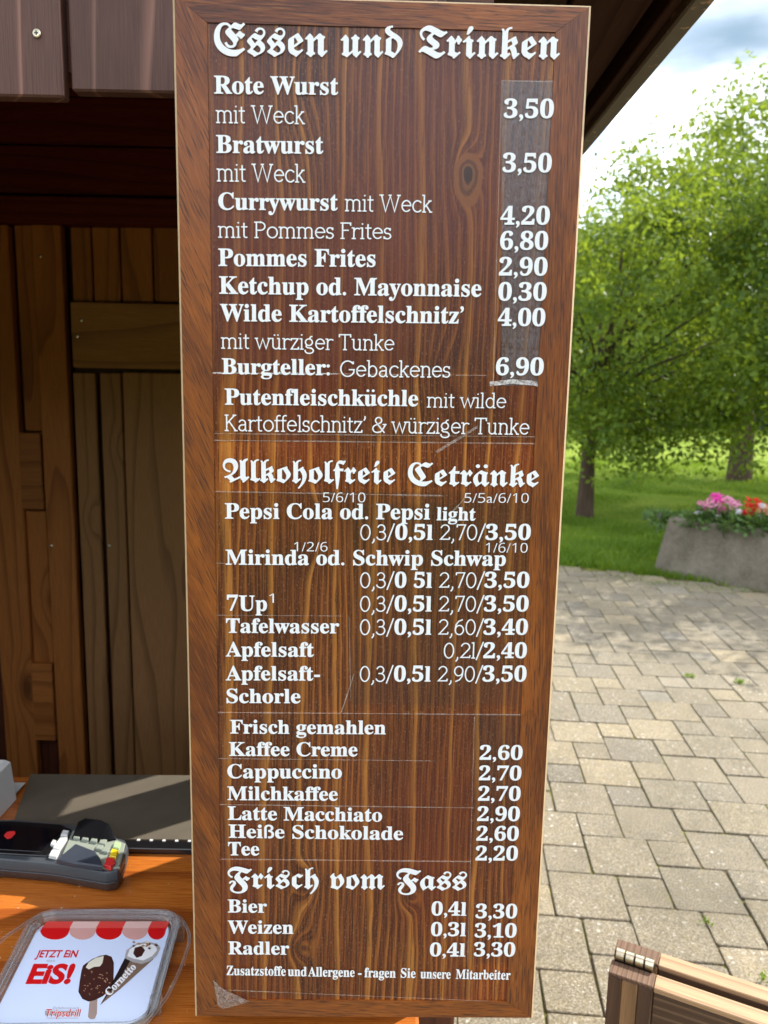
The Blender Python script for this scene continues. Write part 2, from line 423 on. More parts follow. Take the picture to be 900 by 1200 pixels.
def tree(name, base, h, rad, trunk_r, nleaf, leaf, mt, label, seed, lean=0, low=.25, group=None, off=(0, 0), clumps=70, spread=.42, droop=.45):
    rg = random.Random(seed); g = np.random.default_rng(seed)
    root = None if name is None else empty(name, base, label=label, cat='tree', group=group)
    tb = MB(); pts = []; top = Vector((off[0]*.6+lean, off[1]*.6, h*.78)); fork = h*max(.2, low+.04)
    tr = [Vector((0, 0, -.1)), Vector((lean*.15, 0, fork*.5)), Vector((lean*.3, 0, fork)), Vector((off[0]*.4+lean*.6, off[1]*.4, h*.5)), top]
    tb.tube(tr, [trunk_r*1.25, trunk_r*1.0, trunk_r*.85, trunk_r*.5, trunk_r*.12], 10)
    cen = Vector((off[0], off[1], h*(low+1)/2)); vz = h*(1-low)/2
    nodes = []
    for k in range(clumps):
        th = rg.uniform(0, 2*math.pi); cz = rg.uniform(-1, 1); rr = rg.uniform(.35, 1)**.6
        sr = math.sqrt(max(0, 1-cz*cz))
        p = cen+Vector((math.cos(th)*sr*rad*rr*rg.uniform(.8, 1.12), math.sin(th)*sr*rad*rr*rg.uniform(.8, 1.12), cz*vz*rr))
        nodes.append(p)
    for k, p in enumerate(nodes):
        a = tr[2].lerp(tr[4], min(.95, max(0, (p.z-fork)/(h-fork))*.7*rg.uniform(.5, 1)))
        mid = a.lerp(p, .5)+Vector((rg.uniform(-.2, .2), rg.uniform(-.2, .2), .12*h*rg.uniform(0, .6)))*.6
        if k % 2 == 0: tb.tube([a, mid, p], [trunk_r*.28, trunk_r*.15, trunk_r*.04], 5)
    if root: tb.build('trunk', M_bark, root, smooth=True)
    P = []
    per = nleaf//clumps
    for p in nodes:
        # every clump is several drooping sprays of leaves
        ns = max(3, per//26)
        for q in range(ns):
            dv = Vector((rg.gauss(0, 1), rg.gauss(0, 1), rg.gauss(0, .6))).normalized(); L = rad*spread*rg.uniform(.5, 1.25)
            s = p+Vector((rg.gauss(0, 1), rg.gauss(0, 1), rg.gauss(0, .8)))*rad*.08
            m = per//ns
            t = np.sort(g.uniform(0, 1, m))[:, None]
            line = np.array(s)+np.array(dv)*L*t+np.array([0, 0, -1.0])*(t**2)*L*droop
            P.append(line+g.normal(size=(m, 3))*leaf*.9)
    P = np.concatenate(P); P = P[P[:, 2] > (.45 if root else .02)]
    if not root: return P+np.array(base)
    leaves('crown', P, leaf, mt, root, seed)
    return root

t1 = at_z(685, 604, 0); t2 = at_z(866, 561, 0)
tree('young_tree', t1, 4.3, 1.85, .10, 36000, .070, M_leaf1, 'slender young tree beside the board edge, its twigs hanging over the lawn', 11, low=.16, off=(.45, 0), clumps=95)
tree('broad_tree', t2, 6.9, 3.0, .19, 60000, .095, M_leaf1, 'broad tree with thick pale trunk on the lawn behind the flower trough', 23, low=.27, off=(.5, .3), clumps=150)
tree('leafy_tree', Vector((5.4, 8.7, 0)), 5.0, 1.75, .12, 30000, .068, M_leaf2, 'leafy tree at the right edge of the photo, its trunk outside the frame', 31, low=.25, clumps=90)
tree('light_green_tree', Vector((9.5, 31, 0)), 8.4, 4.0, .2, 30000, .14, M_leaf2, 'light green tree farther back between the two trunks, closing the gap above the lawn', 41, low=.2, clumps=90)
far = [(2, 40, 9, 5.5), (9, 44, 10, 6), (16, 38, 9, 5.5), (23, 42, 10, 6), (30, 36, 9, 5.5), (12, 55, 13, 7), (27, 56, 13, 7.5), (5, 58, 12, 7), (-6, 43, 9, 5.5), (-14, 40, 10, 6), (-23, 38, 9, 6), (-33, 42, 11, 6.5), (-18, 56, 13, 7.5), (40, 40, 10, 6)]
W1 = [tree(None, Vector((x, y, 0)), h, r_, .3, 9000, .42, None, '', 60+i, low=.0, clumps=60, spread=.4) for i, (x, y, h, r_) in enumerate(far)]
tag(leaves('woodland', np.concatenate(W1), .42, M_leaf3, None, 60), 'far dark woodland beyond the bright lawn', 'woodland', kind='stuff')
# unseen woodland added behind the viewer to cut sky reflections on the varnish
W2 = [tree(None, Vector((x, y, 0)), h, r_, .3, 7000, .42, None, '', 80+i, low=.0, clumps=50, spread=.4) for i, (x, y, h, r_) in enumerate([(-9, -18, 6.5, 4.2), (-2, -19, 6.0, 4.4), (6, -18, 6.6, 4.2), (13, -17, 7, 4.4), (-16, -17, 7, 4.6)])]
tag(leaves('woodland', np.concatenate(W2), .42, M_leaf2, None, 80), 'unseen green woodland added behind the viewer to block sky reflections', 'woodland', kind='stuff')

# grass: blades on the visible part of the lawn
rg = np.random.default_rng(5)
n = 260000
yy = 5.8+(rg.uniform(0, 1, n)**1.7)*13; u = rg.uniform(330, 1080, n); xx = (u-450)/FPX*yy*1.0
keep = ((xx-e0.x)*(-ed.y)+(yy-e0.y)*ed.x) > rg.normal(size=n)*.03-.01
xx, yy = xx[keep], yy[keep]; n = len(xx)
th = rg.uniform(0, 2*np.pi, n); tall = .5+.5*np.sin(xx*3+np.sin(yy*2)*2); H = (.035+.06*rg.uniform(0, 1, n)*tall)*np.where(yy < 9, 1.25, .8); W = H*.11
bx, by = np.cos(th), np.sin(th); ln = rg.normal(size=(n, 2))*.45*H[:, None]
v = np.zeros((n, 3, 3)); z0 = np.full(n, -.03)
v[:, 0] = np.stack([xx-bx*W, yy-by*W, z0], 1); v[:, 1] = np.stack([xx+bx*W, yy+by*W, z0], 1); v[:, 2] = np.stack([xx+ln[:, 0], yy+ln[:, 1], z0+H], 1)
me = bpy.data.meshes.new('grass'); me.vertices.add(n*3); me.vertices.foreach_set('co', v.reshape(-1)); me.loops.add(n*3); me.loops.foreach_set('vertex_index', np.arange(n*3))
me.polygons.add(n); me.polygons.foreach_set('loop_start', np.arange(n)*3); me.update(calc_edges=True); me.materials.append(M_blade)
go = bpy.data.objects.new('grass', me); COL.objects.link(go); tag(go, 'short lush lawn grass beyond the paving', 'grass', kind='stuff')
# weeds in the joints and along the kerb
P = []
for (px, py, k, sp) in ((809, 794, 60, .016), (868, 801, 80, .02), (893, 676, 260, .10), (700, 668, 200, .25), (740, 677, 200, .2), (830, 690, 160, .22), (780, 684, 160, .12), (870, 692, 120, .12), (830, 1085, 14, .01), (893, 1150, 20, .015)):
    c = at_z(px, py, 0); P.append(np.array(c)+rg.normal(size=(k, 3))*[sp, sp*.5, .006]+[0, 0, .008])
P = np.concatenate(P); wo = leaves('weeds', P, .013, M_blade, None, 9, up_bias=-1.2); tag(wo, 'small green weeds in the paving joints and at the foot of the trough', 'weeds', kind='stuff')

# ================================================================ PLANTER AND FLOWERS
b0 = at_z(765, 670, 0); b1 = at_z(900, 694, 0); pd = (b1-b0); pd.z = 0; pd.normalize(); pn = Vector((-pd.y, pd.x, 0))
pang = math.atan2(pd.y, pd.x)
pl = empty('flower_trough', b0, pang, label='weathered grey concrete trough full of flowers at the edge of the paving', cat='planter')
Lp, Dp, Hp, fl = 1.9, .62, .50, .075
def ring(z, ins): return [(ins, ins, z), (Lp-ins, ins, z), (Lp-ins, Dp-ins, z), (ins, Dp-ins, z)]
o = MB(); o.v += ring(-.02, 0)+ring(Hp-.02, fl)+ring(Hp, fl+.012)+ring(Hp, fl+.06)+ring(Hp-.07, fl+.065)
for k in range(4):
    for j in range(4): a = k*4+j; b = k*4+(j+1) % 4; o.f.append((a, b, b+4, a+4))
o.build('trough_body', M_concrete, pl)
M_soil = mat('soil', speckled((.03, .02, .014), .4, 60, .9, .5), rough=.95)
o = MB(); o.face(*[(x, y, Hp-.062) for x, y, z in ring(0, fl+.055)]); o.build('soil', M_soil, pl)
M_fol = leafmat('flower_leaf', (.06, .12, .03), (.11, .19, .06), .25)
def petals(T, b, c): T.put(b.inputs['Base Color'], T.mix(T.noise(T.obj(), 60, 2), tuple(q*.7 for q in c), c))
FC = {'pink': (.85, .04, .45), 'light pink': (.88, .38, .58), 'red': (.70, .015, .015), 'white': (.75, .72, .78), 'salmon': (.78, .32, .22)}
FM = {k: mat('petals_'+k.replace(' ', '_'), (lambda T, b, c=c: petals(T, b, c)), rough=.7, spec=.2) for k, c in FC.items()}
def flower(px, py, colname, hd, label, seed, back=.25, nl=150):
    g = np.random.default_rng(seed)
    # head at that pixel, on the vertical plane `back` behind the front rim
    dr = ray(px, py); p0 = b0+pn*(fl+back); t = (p0-Vector((0, 0, EYE))).dot(pn)/dr.dot(pn); hp = Vector((0, 0, EYE))+dr*t
    base = Vector((hp.x, hp.y, Hp-.06)); hgt = max(.03, hp.z-base.z)
    root = empty('flowering_plant', base, label=label, cat='flowers')
    st = MB(); st.tube([(0, 0, 0), (.01, 0, hgt*.5), (0, 0, hgt)], .004, 5).build('stem', M_fol, root)
    lv = g.normal(size=(nl, 3))*[.06, .05, .025]+[0, 0, max(.04, hgt*.4)]; leaves('foliage', lv, .05, M_fol, root, seed, up_bias=-.3)
    pt = g.normal(size=(130, 3)); pt /= np.linalg.norm(pt, axis=1)[:, None]; pt = pt*hd*1.55*g.uniform(.5, 1, (130, 1))*[1, 1, .75]+[0, 0, hgt]
    leaves('blossom', pt, hd*.55, FM[colname], root, seed+1, up_bias=-.4)
for i, a in enumerate([(840, 584, 'pink', .042, 'bright pink flower head standing highest in the trough'), (847, 601, 'pink', .038, 'bright pink flower head just below the highest pink one'),
          (836, 592, 'light pink', .05, 'pale pink flower head in the middle of the pink group'), (822, 591, 'light pink', .028, 'small pale pink flower head leftmost of the pink group'),
          (828, 596, 'pink', .022, 'small deep pink bud low in the pink group'), (861, 591, 'light pink', .036, 'dusty pink flower head between the pink group and the red flowers'),
          (884, 591, 'red', .05, 'upper of the two red flower heads in the trough'), (879, 602, 'red', .045, 'lower of the two red flower heads in the trough'),
          (898, 599, 'salmon', .045, 'salmon flower head at the right edge of the photo'), (773, 604, 'white', .02, 'white flower at the left end of the trough'),
          (853, 586, 'light pink', .03, 'pale pink flower head just right of the highest pink one'), (893, 593, 'white', .02, 'small white flower between the red and salmon heads'),
          (866, 600, 'white', .02, 'white flower low between pink group and red flowers'), (842, 606, 'white', .02, 'white flower below the lower bright pink head'),
          (818, 602, 'white', .022, 'white flower left below the pink group'), (889, 606, 'white', .018, 'small white flower beneath the red ones')]):
    flower(*a, seed=200+i*3, back=.05 if a[2] == 'white' else .14)
for i, (px, lab) in enumerate(((795, 'low green leafy plant in the left part of the trough'), (870, 'green leafy plant between pink and red flowers'))):
    g = np.random.default_rng(300+i); dr = ray(px, 607); p0 = b0+pn*(fl+.2); t = (p0-Vector((0, 0, EYE))).dot(pn)/dr.dot(pn); hp = Vector((0, 0, EYE))+dr*t
    root = empty('leafy_plant', (hp.x, hp.y, Hp-.06), label=lab, cat='plant')
    leaves('foliage', g.normal(size=(200, 3))*[.09, .06, .02]+[0, 0, .045], .05, M_fol, root, 310+i, up_bias=-.3)

# ================================================================ HUT
hut = empty('wooden_hut', (-1.4, 2.0, 0), label='dark brown wooden kiosk hut with open serving hatch and counter', cat='hut')
hut.location = (0, 0, 0)
EX, EZ = .40, EYE+.40/.83
FY = BD+.075                                                 # front wall plane
CZ = .88                                                     # counter top height
BY = 2.25                                                    # back wall plane
fa = MB().box(-1.9, .10, FY+.0185, FY+.06, 1.91, 2.655).build('hatch_lintel', M_hutx, hut)
for (xa, xb, yb) in ((-330, -210, 110), (-200, -98, 109), (-90, 74, 112), (84, 222, 107.5), (236, 372, 107), (384, 520, 107)):
    p, q = at_y(xa, yb, FY), at_y(xb, yb, FY)
    o = piece('plank', M_fascia, fa, p.x, q.x, FY, FY+.018, (p.z+q.z)/2, 2.74, .002)
def screw(px, py, yy):
    p = at_y(px, py, yy-.001); o = MB(); mt = Matrix.Translation(p)@Matrix.Rotation(R(90), 4, 'X')
    o.lathe([(.0036, 0), (.0042, .0006), (.0034, .0014), (.0012, .0012)], n=14, mtx=mt)
    s_ = o.build('screw', M_brass, fa, smooth=True)
    x = MB(); x.box(-.0019, .0019, -.0005, .0005, .0014, .0017, mtx=mt); x.box(-.0005, .0005, -.0019, .0019, .00142, .00172, mtx=mt); x.build('screw_slot', M_black, fa)
screw(43, 39, FY)
# roof: soffit boards run front to back, eave board along the right side
EX, EZ = .40, EYE+.40/.83
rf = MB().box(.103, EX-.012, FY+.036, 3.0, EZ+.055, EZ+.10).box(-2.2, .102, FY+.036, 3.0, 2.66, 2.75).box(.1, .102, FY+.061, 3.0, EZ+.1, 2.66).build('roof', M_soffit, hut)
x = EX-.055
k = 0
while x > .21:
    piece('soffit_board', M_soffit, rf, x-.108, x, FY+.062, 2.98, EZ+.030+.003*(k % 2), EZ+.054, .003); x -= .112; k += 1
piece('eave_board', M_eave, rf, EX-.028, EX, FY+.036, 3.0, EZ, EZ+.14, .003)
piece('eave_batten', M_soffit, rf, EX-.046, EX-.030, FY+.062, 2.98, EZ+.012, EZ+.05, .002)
# side wall (right): solid behind the board, unseen hatch beyond shaped for sun patches
sw = MB().box(.055, .10, FY+.061, 1.33, 0, 2.655).build('side_wall', M_hut, hut)
piece('corner_post', M_hut, hut, .0, .098, FY+.0, FY+.058, 0, 1.79, .004)
MB().box(.055, .10, 1.333, BY+.08, 0, 1.16).build('side_wall_lower', M_hut, hut)
piece('shade_post', M_hut, hut, .056, .099, 1.455, 1.585, 1.162, 1.60, .003)  # unseen post added inside the hatch to split the sun patches
MB().box(.055, .10, 1.67, BY+.08, 1.162, 2.655).build('side_wall_rear', M_hut, hut)
MB().box(.055, .10, 1.333, 1.668, 1.602, 2.655).build('side_wall_lintel', M_hut, hut)
for i in range(14):                                          # planks of the lower front wall
    x1 = .098-i*.138
    piece('wall_plank', M_hut, hut, x1-.134, x1, FY+.004, FY+.03, 0, CZ-.046 if x1 > -1.15 else 1.905, .003)
MB().box(-1.9, -1.86, FY+.061, BY+.08, 0, 2.655).build('far_side_wall', M_hut, hut)
MB().box(-1.855, .05, FY+.061, BY+.08, .0, .02).build('hut_floor', M_hutx, hut)
for i in range(11):
    piece('ceiling_board', M_stain, hut, -1.855, .05, FY+.065+i*.131, FY+.065+i*.131+.127, 2.60-.0, 2.625, .003)
# counter
piece('counter_top', M_counter, hut, -1.2, .052, FY-.08, at_z(120, 909, CZ+.006).y+.004, CZ-.042, CZ, .004)
# back wall with panelled doors, laid out where the photo shows them
bw = MB().box(-1.9, .1, BY+.09, BY+.12, 0, 2.655).build('back_wall', M_hut, hut)
def bp(name, m, xa, xb, ya, yb, y, th=.02, ch=.003, ref=None, par=None):
    yr = (ya+yb)/2 if ref is None else ref
    p = at_y(xa, ref or ya, y); q = at_y(xb, ref or ya, y); z1 = at_y((xa+xb)/2, ya, y).z; z0 = at_y((xa+xb)/2, yb, y).z
    return piece(name, m, par or bw, p.x, q.x, y, y+th, z0, z1, ch)
bp('header_beam', M_stain, -280, 330, 229, 261, BY-.02, .05, par=hut)
for k in range(5): bp('header_board', M_stain, -280, 330, 170-58*k, 226-58*k, BY+.004*(k % 2), .03, par=hut)
# left framed door
ld = MB().box(at_y(-160, 400, BY).x, at_y(74, 400, BY).x, BY+.045, BY+.06, .1, at_y(40, 262, BY).z).build('panelled_door', M_hut, hut)
bp('stile', M_door, -30, 10, 263, 1150, BY, .035, ref=300, par=ld); bp('stile', M_door, 38, 72, 263, 1150, BY, .035, ref=300, par=ld)
bp('stile', M_door, -150, -108, 263, 1150, BY, .035, ref=300, par=ld)
bp('rail', M_doorh, 18, 46, 507, 597, BY+.001, .03, ref=507, par=ld); bp('rail', M_doorh, 27, 60, 778, 868, BY+.001, .03, ref=778, par=ld)
bp('rail', M_doorh, -98, -22, 507, 597, BY+.001, .03, ref=507, par=ld)
bp('door_board', M_door, 20, 44, 263, 505, BY+.02, .02, ref=330, par=ld)
bp('door_board', M_door, 32, 56, 599, 776, BY+.02, .02, ref=640, par=ld)
# right plank door
rd = MB().box(at_y(80, 400, BY).x, .05, BY+.045, BY+.06, .1, at_y(90, 262, BY).z).build('plank_door', M_hut, hut)
for xa, xb in ((84, 107), (109, 140), (142, 178), (180, 216), (218, 256), (258, 296)):
    bp('door_plank', M_door, xa, xb, 266, 354, BY+.018, .02, ref=310, par=rd)
bp('door_rail', M_doorx, 82, 330, 356, 433, BY-.005, .03, ref=356, par=rd)
for xa, xb, m in ((85, 111, M_doorg), (116.5, 141, M_doorg), (143, 218, M_doorg), (220, 262, M_doorg), (264, 306, M_doorg)):
    bp('door_plank', m, xa, xb, 437, 1150, BY+.012, .02, ref=437, par=rd)

# ================================================================ MENU BOARD
BS = BD/.87; BW, BH = .4344*BS, 1.1971*BS
BC = Vector((-.0118*BS, BD, EYE+(1.9963-1.6)*BS))            # centre of the top edge, front face
YAW = R(1.01)
board = empty('menu_board', BC-Vector((0, 0, BH)), YAW, label='tall dark wooden menu board with white German lettering headed Essen und Trinken', cat='menu board')
bu = Vector((math.cos(YAW), math.sin(YAW), 0)); bn = Vector((math.sin(YAW), -math.cos(YAW), 0)); bo = BC-Vector((0, 0, BH))
def atb(px, py):
    """where a sight line meets the board: (u, v) from its bottom centre"""
    dr = ray(px, py); t = (bo-Vector((0, 0, EYE))).dot(bn)/dr.dot(bn); p = Vector((0, 0, EYE))+dr*t-bo
    return p.dot(bu), p.z
PX = BH/1200.0                                               # about one photo pixel on the board
iL, iT = atb(240, 600)[0], atb(450, 21)[1]; iR, iB = atb(640, 600)[0], atb(450, 1171)[1]
iL = -BW/2+.0355*BS; iR = BW/2-.036*BS; iT = BH-.027*BS; iB = .026*BS
def panelmat(T, b):
    x, y, z = T.xyz(T.obj())
    v = T.comb(x, 0, T.mul(z, .075))
    g = T.add(T.mul(T.noise(v, 8, 2.0, .40), 15), T.mul(x, 125))
    g = T.add(g, T.mul(T.noise(T.comb(x, 3, T.mul(z, .30)), 34, 2), .9))
    dark = None
    for (px, py, ax, az, amp) in ((548, 203, .012, .022, 3.2), (358, 1038, .012, .020, -3.0), (478, 1052, .011, .014, 2.6), (366, 620, .012, .03, -2.2), (350, 1112, .014, .018, 2.0), (520, 445, .02, .04, 1.8), (350, 95, .018, .05, 2.4)):
        u, vv = atb(px, py)
        dx = T.mul(T.sub(x, u), 1/ax); dz = T.mul(T.sub(z, vv), 1/az); r2 = T.add(T.mul(dx, dx), T.mul(dz, dz))
        g = T.add(g, T.mul(T.m('EXPONENT', T.mul(r2, -1)), amp))
        if az < .023:
            k = T.mr(r2, .05, .3, .8, 0); dark = k if dark is None else T.m('MAXIMUM', dark, k)
    fr = T.m('FRACT', g)
    ln = T.mul(T.mr(fr, .50, .84), T.mr(fr, .88, .98, 1, 0))
    # finer secondary grain
    fr2 = T.m('FRACT', T.mul(g, 2.6)); ln2 = T.mul(T.mr(fr2, .5, .85), T.mr(fr2, .88, 1.0, 1, 0))
    area = T.noise(T.comb(T.mul(x, 1), 9, T.mul(z, .4)), 9, 2)
    fade = T.mr(T.noise(T.comb(x, 14, T.mul(z, .22)), 13, 2, .5), .40, .62, .10, 1); ln = T.mul(ln, fade); ln2 = T.mul(ln2, T.mr(T.noise(T.comb(x, 24, T.mul(z, .3)), 17, 2, .5), .38, .6, .15, 1))
    g3 = T.add(T.mul(g, .22), T.mul(T.noise(T.comb(x, 30, T.mul(z, .13)), 7, 2), 2.2)); f3 = T.m('FRACT', g3); ln3 = T.mul(T.mr(f3, .80, .92), T.mr(f3, .94, .97, 1, 0))
    fib = T.noise(T.comb(T.mul(x, 620), 0, T.mul(z, 16)), 1, 3, .7)
    spk = T.noise(T.comb(T.mul(x, 620), 0, T.mul(z, 330)), 1, 2, .6)
    c = T.mix(T.mr(area, .35, .65), (.052, .0085, .0025), (.160, .033, .006))
    c = T.mix(T.mul(ln, T.mr(area, .35, .65, .55, 1)), c, (.52, .175, .024))
    c = T.mix(T.mul(ln2, T.mr(area, .3, .6, .55, .15)), c, (.30, .080, .012))
    c = T.mix(T.mul(ln3, .8), c, (.60, .24, .04))
    c = T.mix(T.mr(fib, .48, .72, 0, .75), c, (.36, .11, .022)); c = T.mix(T.mr(fib, .30, .48, .85, 0), c, (.016, .004, .002))
    c = T.mix(T.mr(spk, .58, .72, 0, .55), c, (.40, .22, .12)); c = T.mix(T.mr(spk, .25, .38, .6, 0), c, (.012, .004, .003))
    red = T.noise(T.comb(x, 5, T.mul(z, .6)), 5, 2); c = T.mix(T.mr(red, .45, .65, 0, .5), c, (.17, .020, .007))  # random red stain tone, raised to suggest a red reflection
    c = T.mix(T.mul(dark, .7), c, (.05, .014, .006))
    u, vv = atb(549, 203); dx = T.mul(T.sub(x, u), 1/.0135); dz = T.sub(z, vv); dz = T.m('MULTIPLY', dz, T.mr(dz, -.0001, .0001, 1/.030, 1/.018)); r2 = T.m('SQRT', T.add(T.mul(dx, dx), T.mul(dz, dz)))
    r2 = T.add(r2, T.mul(T.sub(T.noise(T.comb(x, 0, z), 90, 2), .5), .25))
    c = T.mix(T.mr(r2, .96, 1.06, 1, 0), c, (.27, .085, .022)); c = T.mix(T.mul(T.mr(r2, .62, .70, 1, 0), .8), c, (.10, .028, .010)); c = T.mix(T.mul(T.mr(r2, .46, .50, 1, 0), .7), c, (.26, .09, .03)); c = T.mix(T.mr(r2, .30, .36, 1, 0), c, (.05, .018, .010))
    T.put(b.inputs['Base Color'], c)
    T.put(b.inputs['Roughness'], T.mr(fib, .3, .7, .28, .5))
    T.put(b.inputs['Normal'], T.bump(T.add(T.add(fib, T.mul(ln, .5)), spk), .45, .0007))
    b.inputs['Coat Weight'].default_value = .18; b.inputs['Coat Roughness'].default_value = .25
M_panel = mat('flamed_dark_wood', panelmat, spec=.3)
def oak(name, axis, slant):
    def f(T, b):
        x, y, z = T.xyz(T.obj())
        if axis == 'x': x, z = z, x
        xx = T.add(T.mul(x, math.cos(slant)), T.mul(z, math.sin(slant))); zz = T.sub(T.mul(z, math.cos(slant)), T.mul(x, math.sin(slant)))
        of = T.mul(T.rand(), 31.0)
        pore = T.noise(T.comb(T.add(T.mul(xx, 620), of), of, T.mul(zz, 38)), 1, 2, .6)
        fig = T.noise(T.comb(T.add(T.mul(xx, 9), of), of, T.mul(zz, 1.6)), 3, 3, .5, .5)
        band = T.m('FRACT', T.add(T.mul(fig, 6), T.mul(xx, 50)))
        c = T.mix(T.mr(fig, .35, .65), (.105, .024, .003), (.235, .064, .007))
        c = T.mix(T.mr(band, .7, .95, 0, .4), c, (.085, .022, .005))
        c = T.mix(T.mr(pore, .34, .47, .85, 0), c, (.045, .014, .005)); c = T.mix(T.mr(pore, .55, .75, 0, .4), c, (.38, .145, .028))
        T.put(b.inputs['Base Color'], c); T.put(b.inputs['Roughness'], T.mr(pore, .3, .7, .55, .38)); T.put(b.inputs['Normal'], T.bump(pore, .5, .0007))
        b.inputs['Coat Weight'].default_value = .25; b.inputs['Coat Roughness'].default_value = .2
    return mat(name, f, spec=.4)
M_frame = oak('oak_frame', 'z', .02); M_framel = oak('oak_frame_slanting', 'z', .42); M_framex = oak('oak_frame_horizontal', 'x', .03)
M_rim = mat('worn_wood_edge', speckled((.50, .36, .20), .3, 80, .6, .2), rough=.6)
TH = .024
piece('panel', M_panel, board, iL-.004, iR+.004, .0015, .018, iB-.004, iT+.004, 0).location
pn_o = [c for c in board.children if c.name.startswith('panel')][0]
# panel mesh must keep board coordinates for its grain
off_ = pn_o.location.copy()
for vtx in pn_o.data.vertices: vtx.co += off_
pn_o.location = (0, 0, 0)
def framepiece(quad, m, name='frame_rail'):
    """mitred rail; quad = outer a, outer b, inner b, inner a in (x,z)"""
    c = .0022
    cx = sum(p[0] for p in quad)/4; cz = sum(p[1] for p in quad)/4
    (ax, az), (bx, bz), (dx, dz), (ex, ez) = quad
    o = MB(); n_out = Vector((az-bz, bx-ax)).normalized()
    if n_out.dot(Vector((ax-cx, az-cz))) < 0: n_out = -n_out
    t_ = Vector((bx-ax, bz-az)).normalized()
    # face set back from the outer edge by the chamfer
    fa_ = (ax-n_out.x*c+t_.x*c, az-n_out.y*c+t_.y*c); fb_ = (bx-n_out.x*c-t_.x*c, bz-n_out.y*c-t_.y*c)
    g_ = .00025
    P = lambda p, y: (p[0]-cx, y, p[1]-cz)
    o.v += [P(fa_, 0), P(fb_, 0), P((dx-t_.x*g_, dz-t_.y*g_), 0), P((ex+t_.x*g_, ez+t_.y*g_), 0), P(fa_, TH), P(fb_, TH), P((dx, dz), TH), P((ex, ez), TH)]
    o.f += [(0, 1, 2, 3), (7, 6, 5, 4), (0, 4, 5, 1), (2, 6, 7, 3), (1, 5, 6, 2), (3, 7, 4, 0)]
    ob = o.build(name, m, board, loc=(cx, 0, cz))
    # worn chamfer + side, a separate pale piece
    r = MB(); r.v += [P(fa_, 0), P(fb_, 0), P((bx, bz), c*1.1), P((ax, az), c*1.1), P((bx, bz), TH), P((ax, az), TH)]
    r.f += [(0, 1, 2, 3), (3, 2, 4, 5)]
    r.build('worn_edge', M_rim, ob)
    return ob
oL, oR, oT, oB = -BW/2, BW/2, BH, 0
framepiece([(oL, oB), (oL, oT), (iL, iT), (iL, iB)], M_framel); framepiece([(oR, oT), (oR, oB), (iR, iB), (iR, iT)], M_frame)
framepiece([(oL, oT), (oR, oT), (iR, iT), (iL, iT)], M_framex); framepiece([(oR, oB), (oL, oB), (iL, iB), (iR, iB)], M_framex)
piece('hanging_batten', M_hutx, board, -.09, .09, TH+.001, FY-BD-.003, BH-.12, BH-.06, .003)
piece('hanging_batten', M_hutx, board, -.09, .09, TH+.001, FY-BD-.003, .10, .16, .003)

# clear adhesive film
def filmmat(name, haze, hz=(.62, .66, .74), rough=.22, gloss=.45):
    m = bpy.data.materials.new(name); m.use_nodes = True; T = NT(m.node_tree); m.node_tree.nodes.clear()
    out = T.n('ShaderNodeOutputMaterial'); tr = T.n('ShaderNodeBsdfTransparent'); gl = T.n('ShaderNodeBsdfGlossy'); df = T.n('ShaderNodeBsdfDiffuse')
    df.inputs[0].default_value = (*hz, 1); gl.inputs['Roughness'].default_value = rough
    o = T.obj(); n = T.noise(o, 55, 5, .7); T.put(gl.inputs['Normal'], T.bump(n, .35, .002))
    lw = T.n('ShaderNodeFresnel'); lw.inputs[0].default_value = 1.45; lwf = T.mul(lw.outputs[0], gloss)
    a = T.n('ShaderNodeMixShader'); T.put(a.inputs[0], T.mul(T.mr(T.noise(o, 260, 3, .8), .3, .75), haze*2)); T.L.new(tr.outputs[0], a.inputs[1]); T.L.new(df.outputs[0], a.inputs[2])
    b_ = T.n('ShaderNodeMixShader'); T.put(b_.inputs[0], lwf); T.L.new(a.outputs[0], b_.inputs[1]); T.L.new(gl.outputs[0], b_.inputs[2])
    T.L.new(b_.outputs[0], out.inputs[0]); return m
M_film = filmmat('clear_film', .004); M_filmh = filmmat('hazy_film', .085, rough=.3, gloss=.9)
M_fedge = filmmat('film_edge', .22, (.75, .68, .62)); M_fedge2 = filmmat('film_edge_bright', .5, (.8, .78, .78))
LV = [0]
def film(xa, ya, xb, yb, m, lvl, name='clear_film'):
    q = [atb(xa, ya), atb(xa, yb), atb(xb, yb), atb(xb, ya)]; y = .0015-.00022-lvl*.00012
    cx = sum(p[0] for p in q)/4; cz = sum(p[1] for p in q)/4
    o = MB(); o.v += [(p[0]-cx, yy_, p[1]-cz) for yy_ in (y, y+.0001) for p in q]
    o.f += [(0, 1, 2, 3)]
    o.v = o.v[:4]
    return o.build(name, m, board, loc=(cx, 0, cz))
film(588, 94, 657, 452, M_filmh, 4)
M_filmt = filmmat('worn_film', .008, (.66, .62, .60), rough=.32, gloss=.55); film(243, 14, 655, 437, M_filmt, 0)
film(245, 439, 638, 518, M_film, 1); film(246, 576, 638, 834, M_film, 2)
film(410, 590, 632, 826, M_film, 3); film(247, 836, 628, 1008, M_film, 1); film(249, 1010, 555, 1170, M_film, 2); film(556, 838, 619, 1130, M_filmh, 3).active_material = M_film
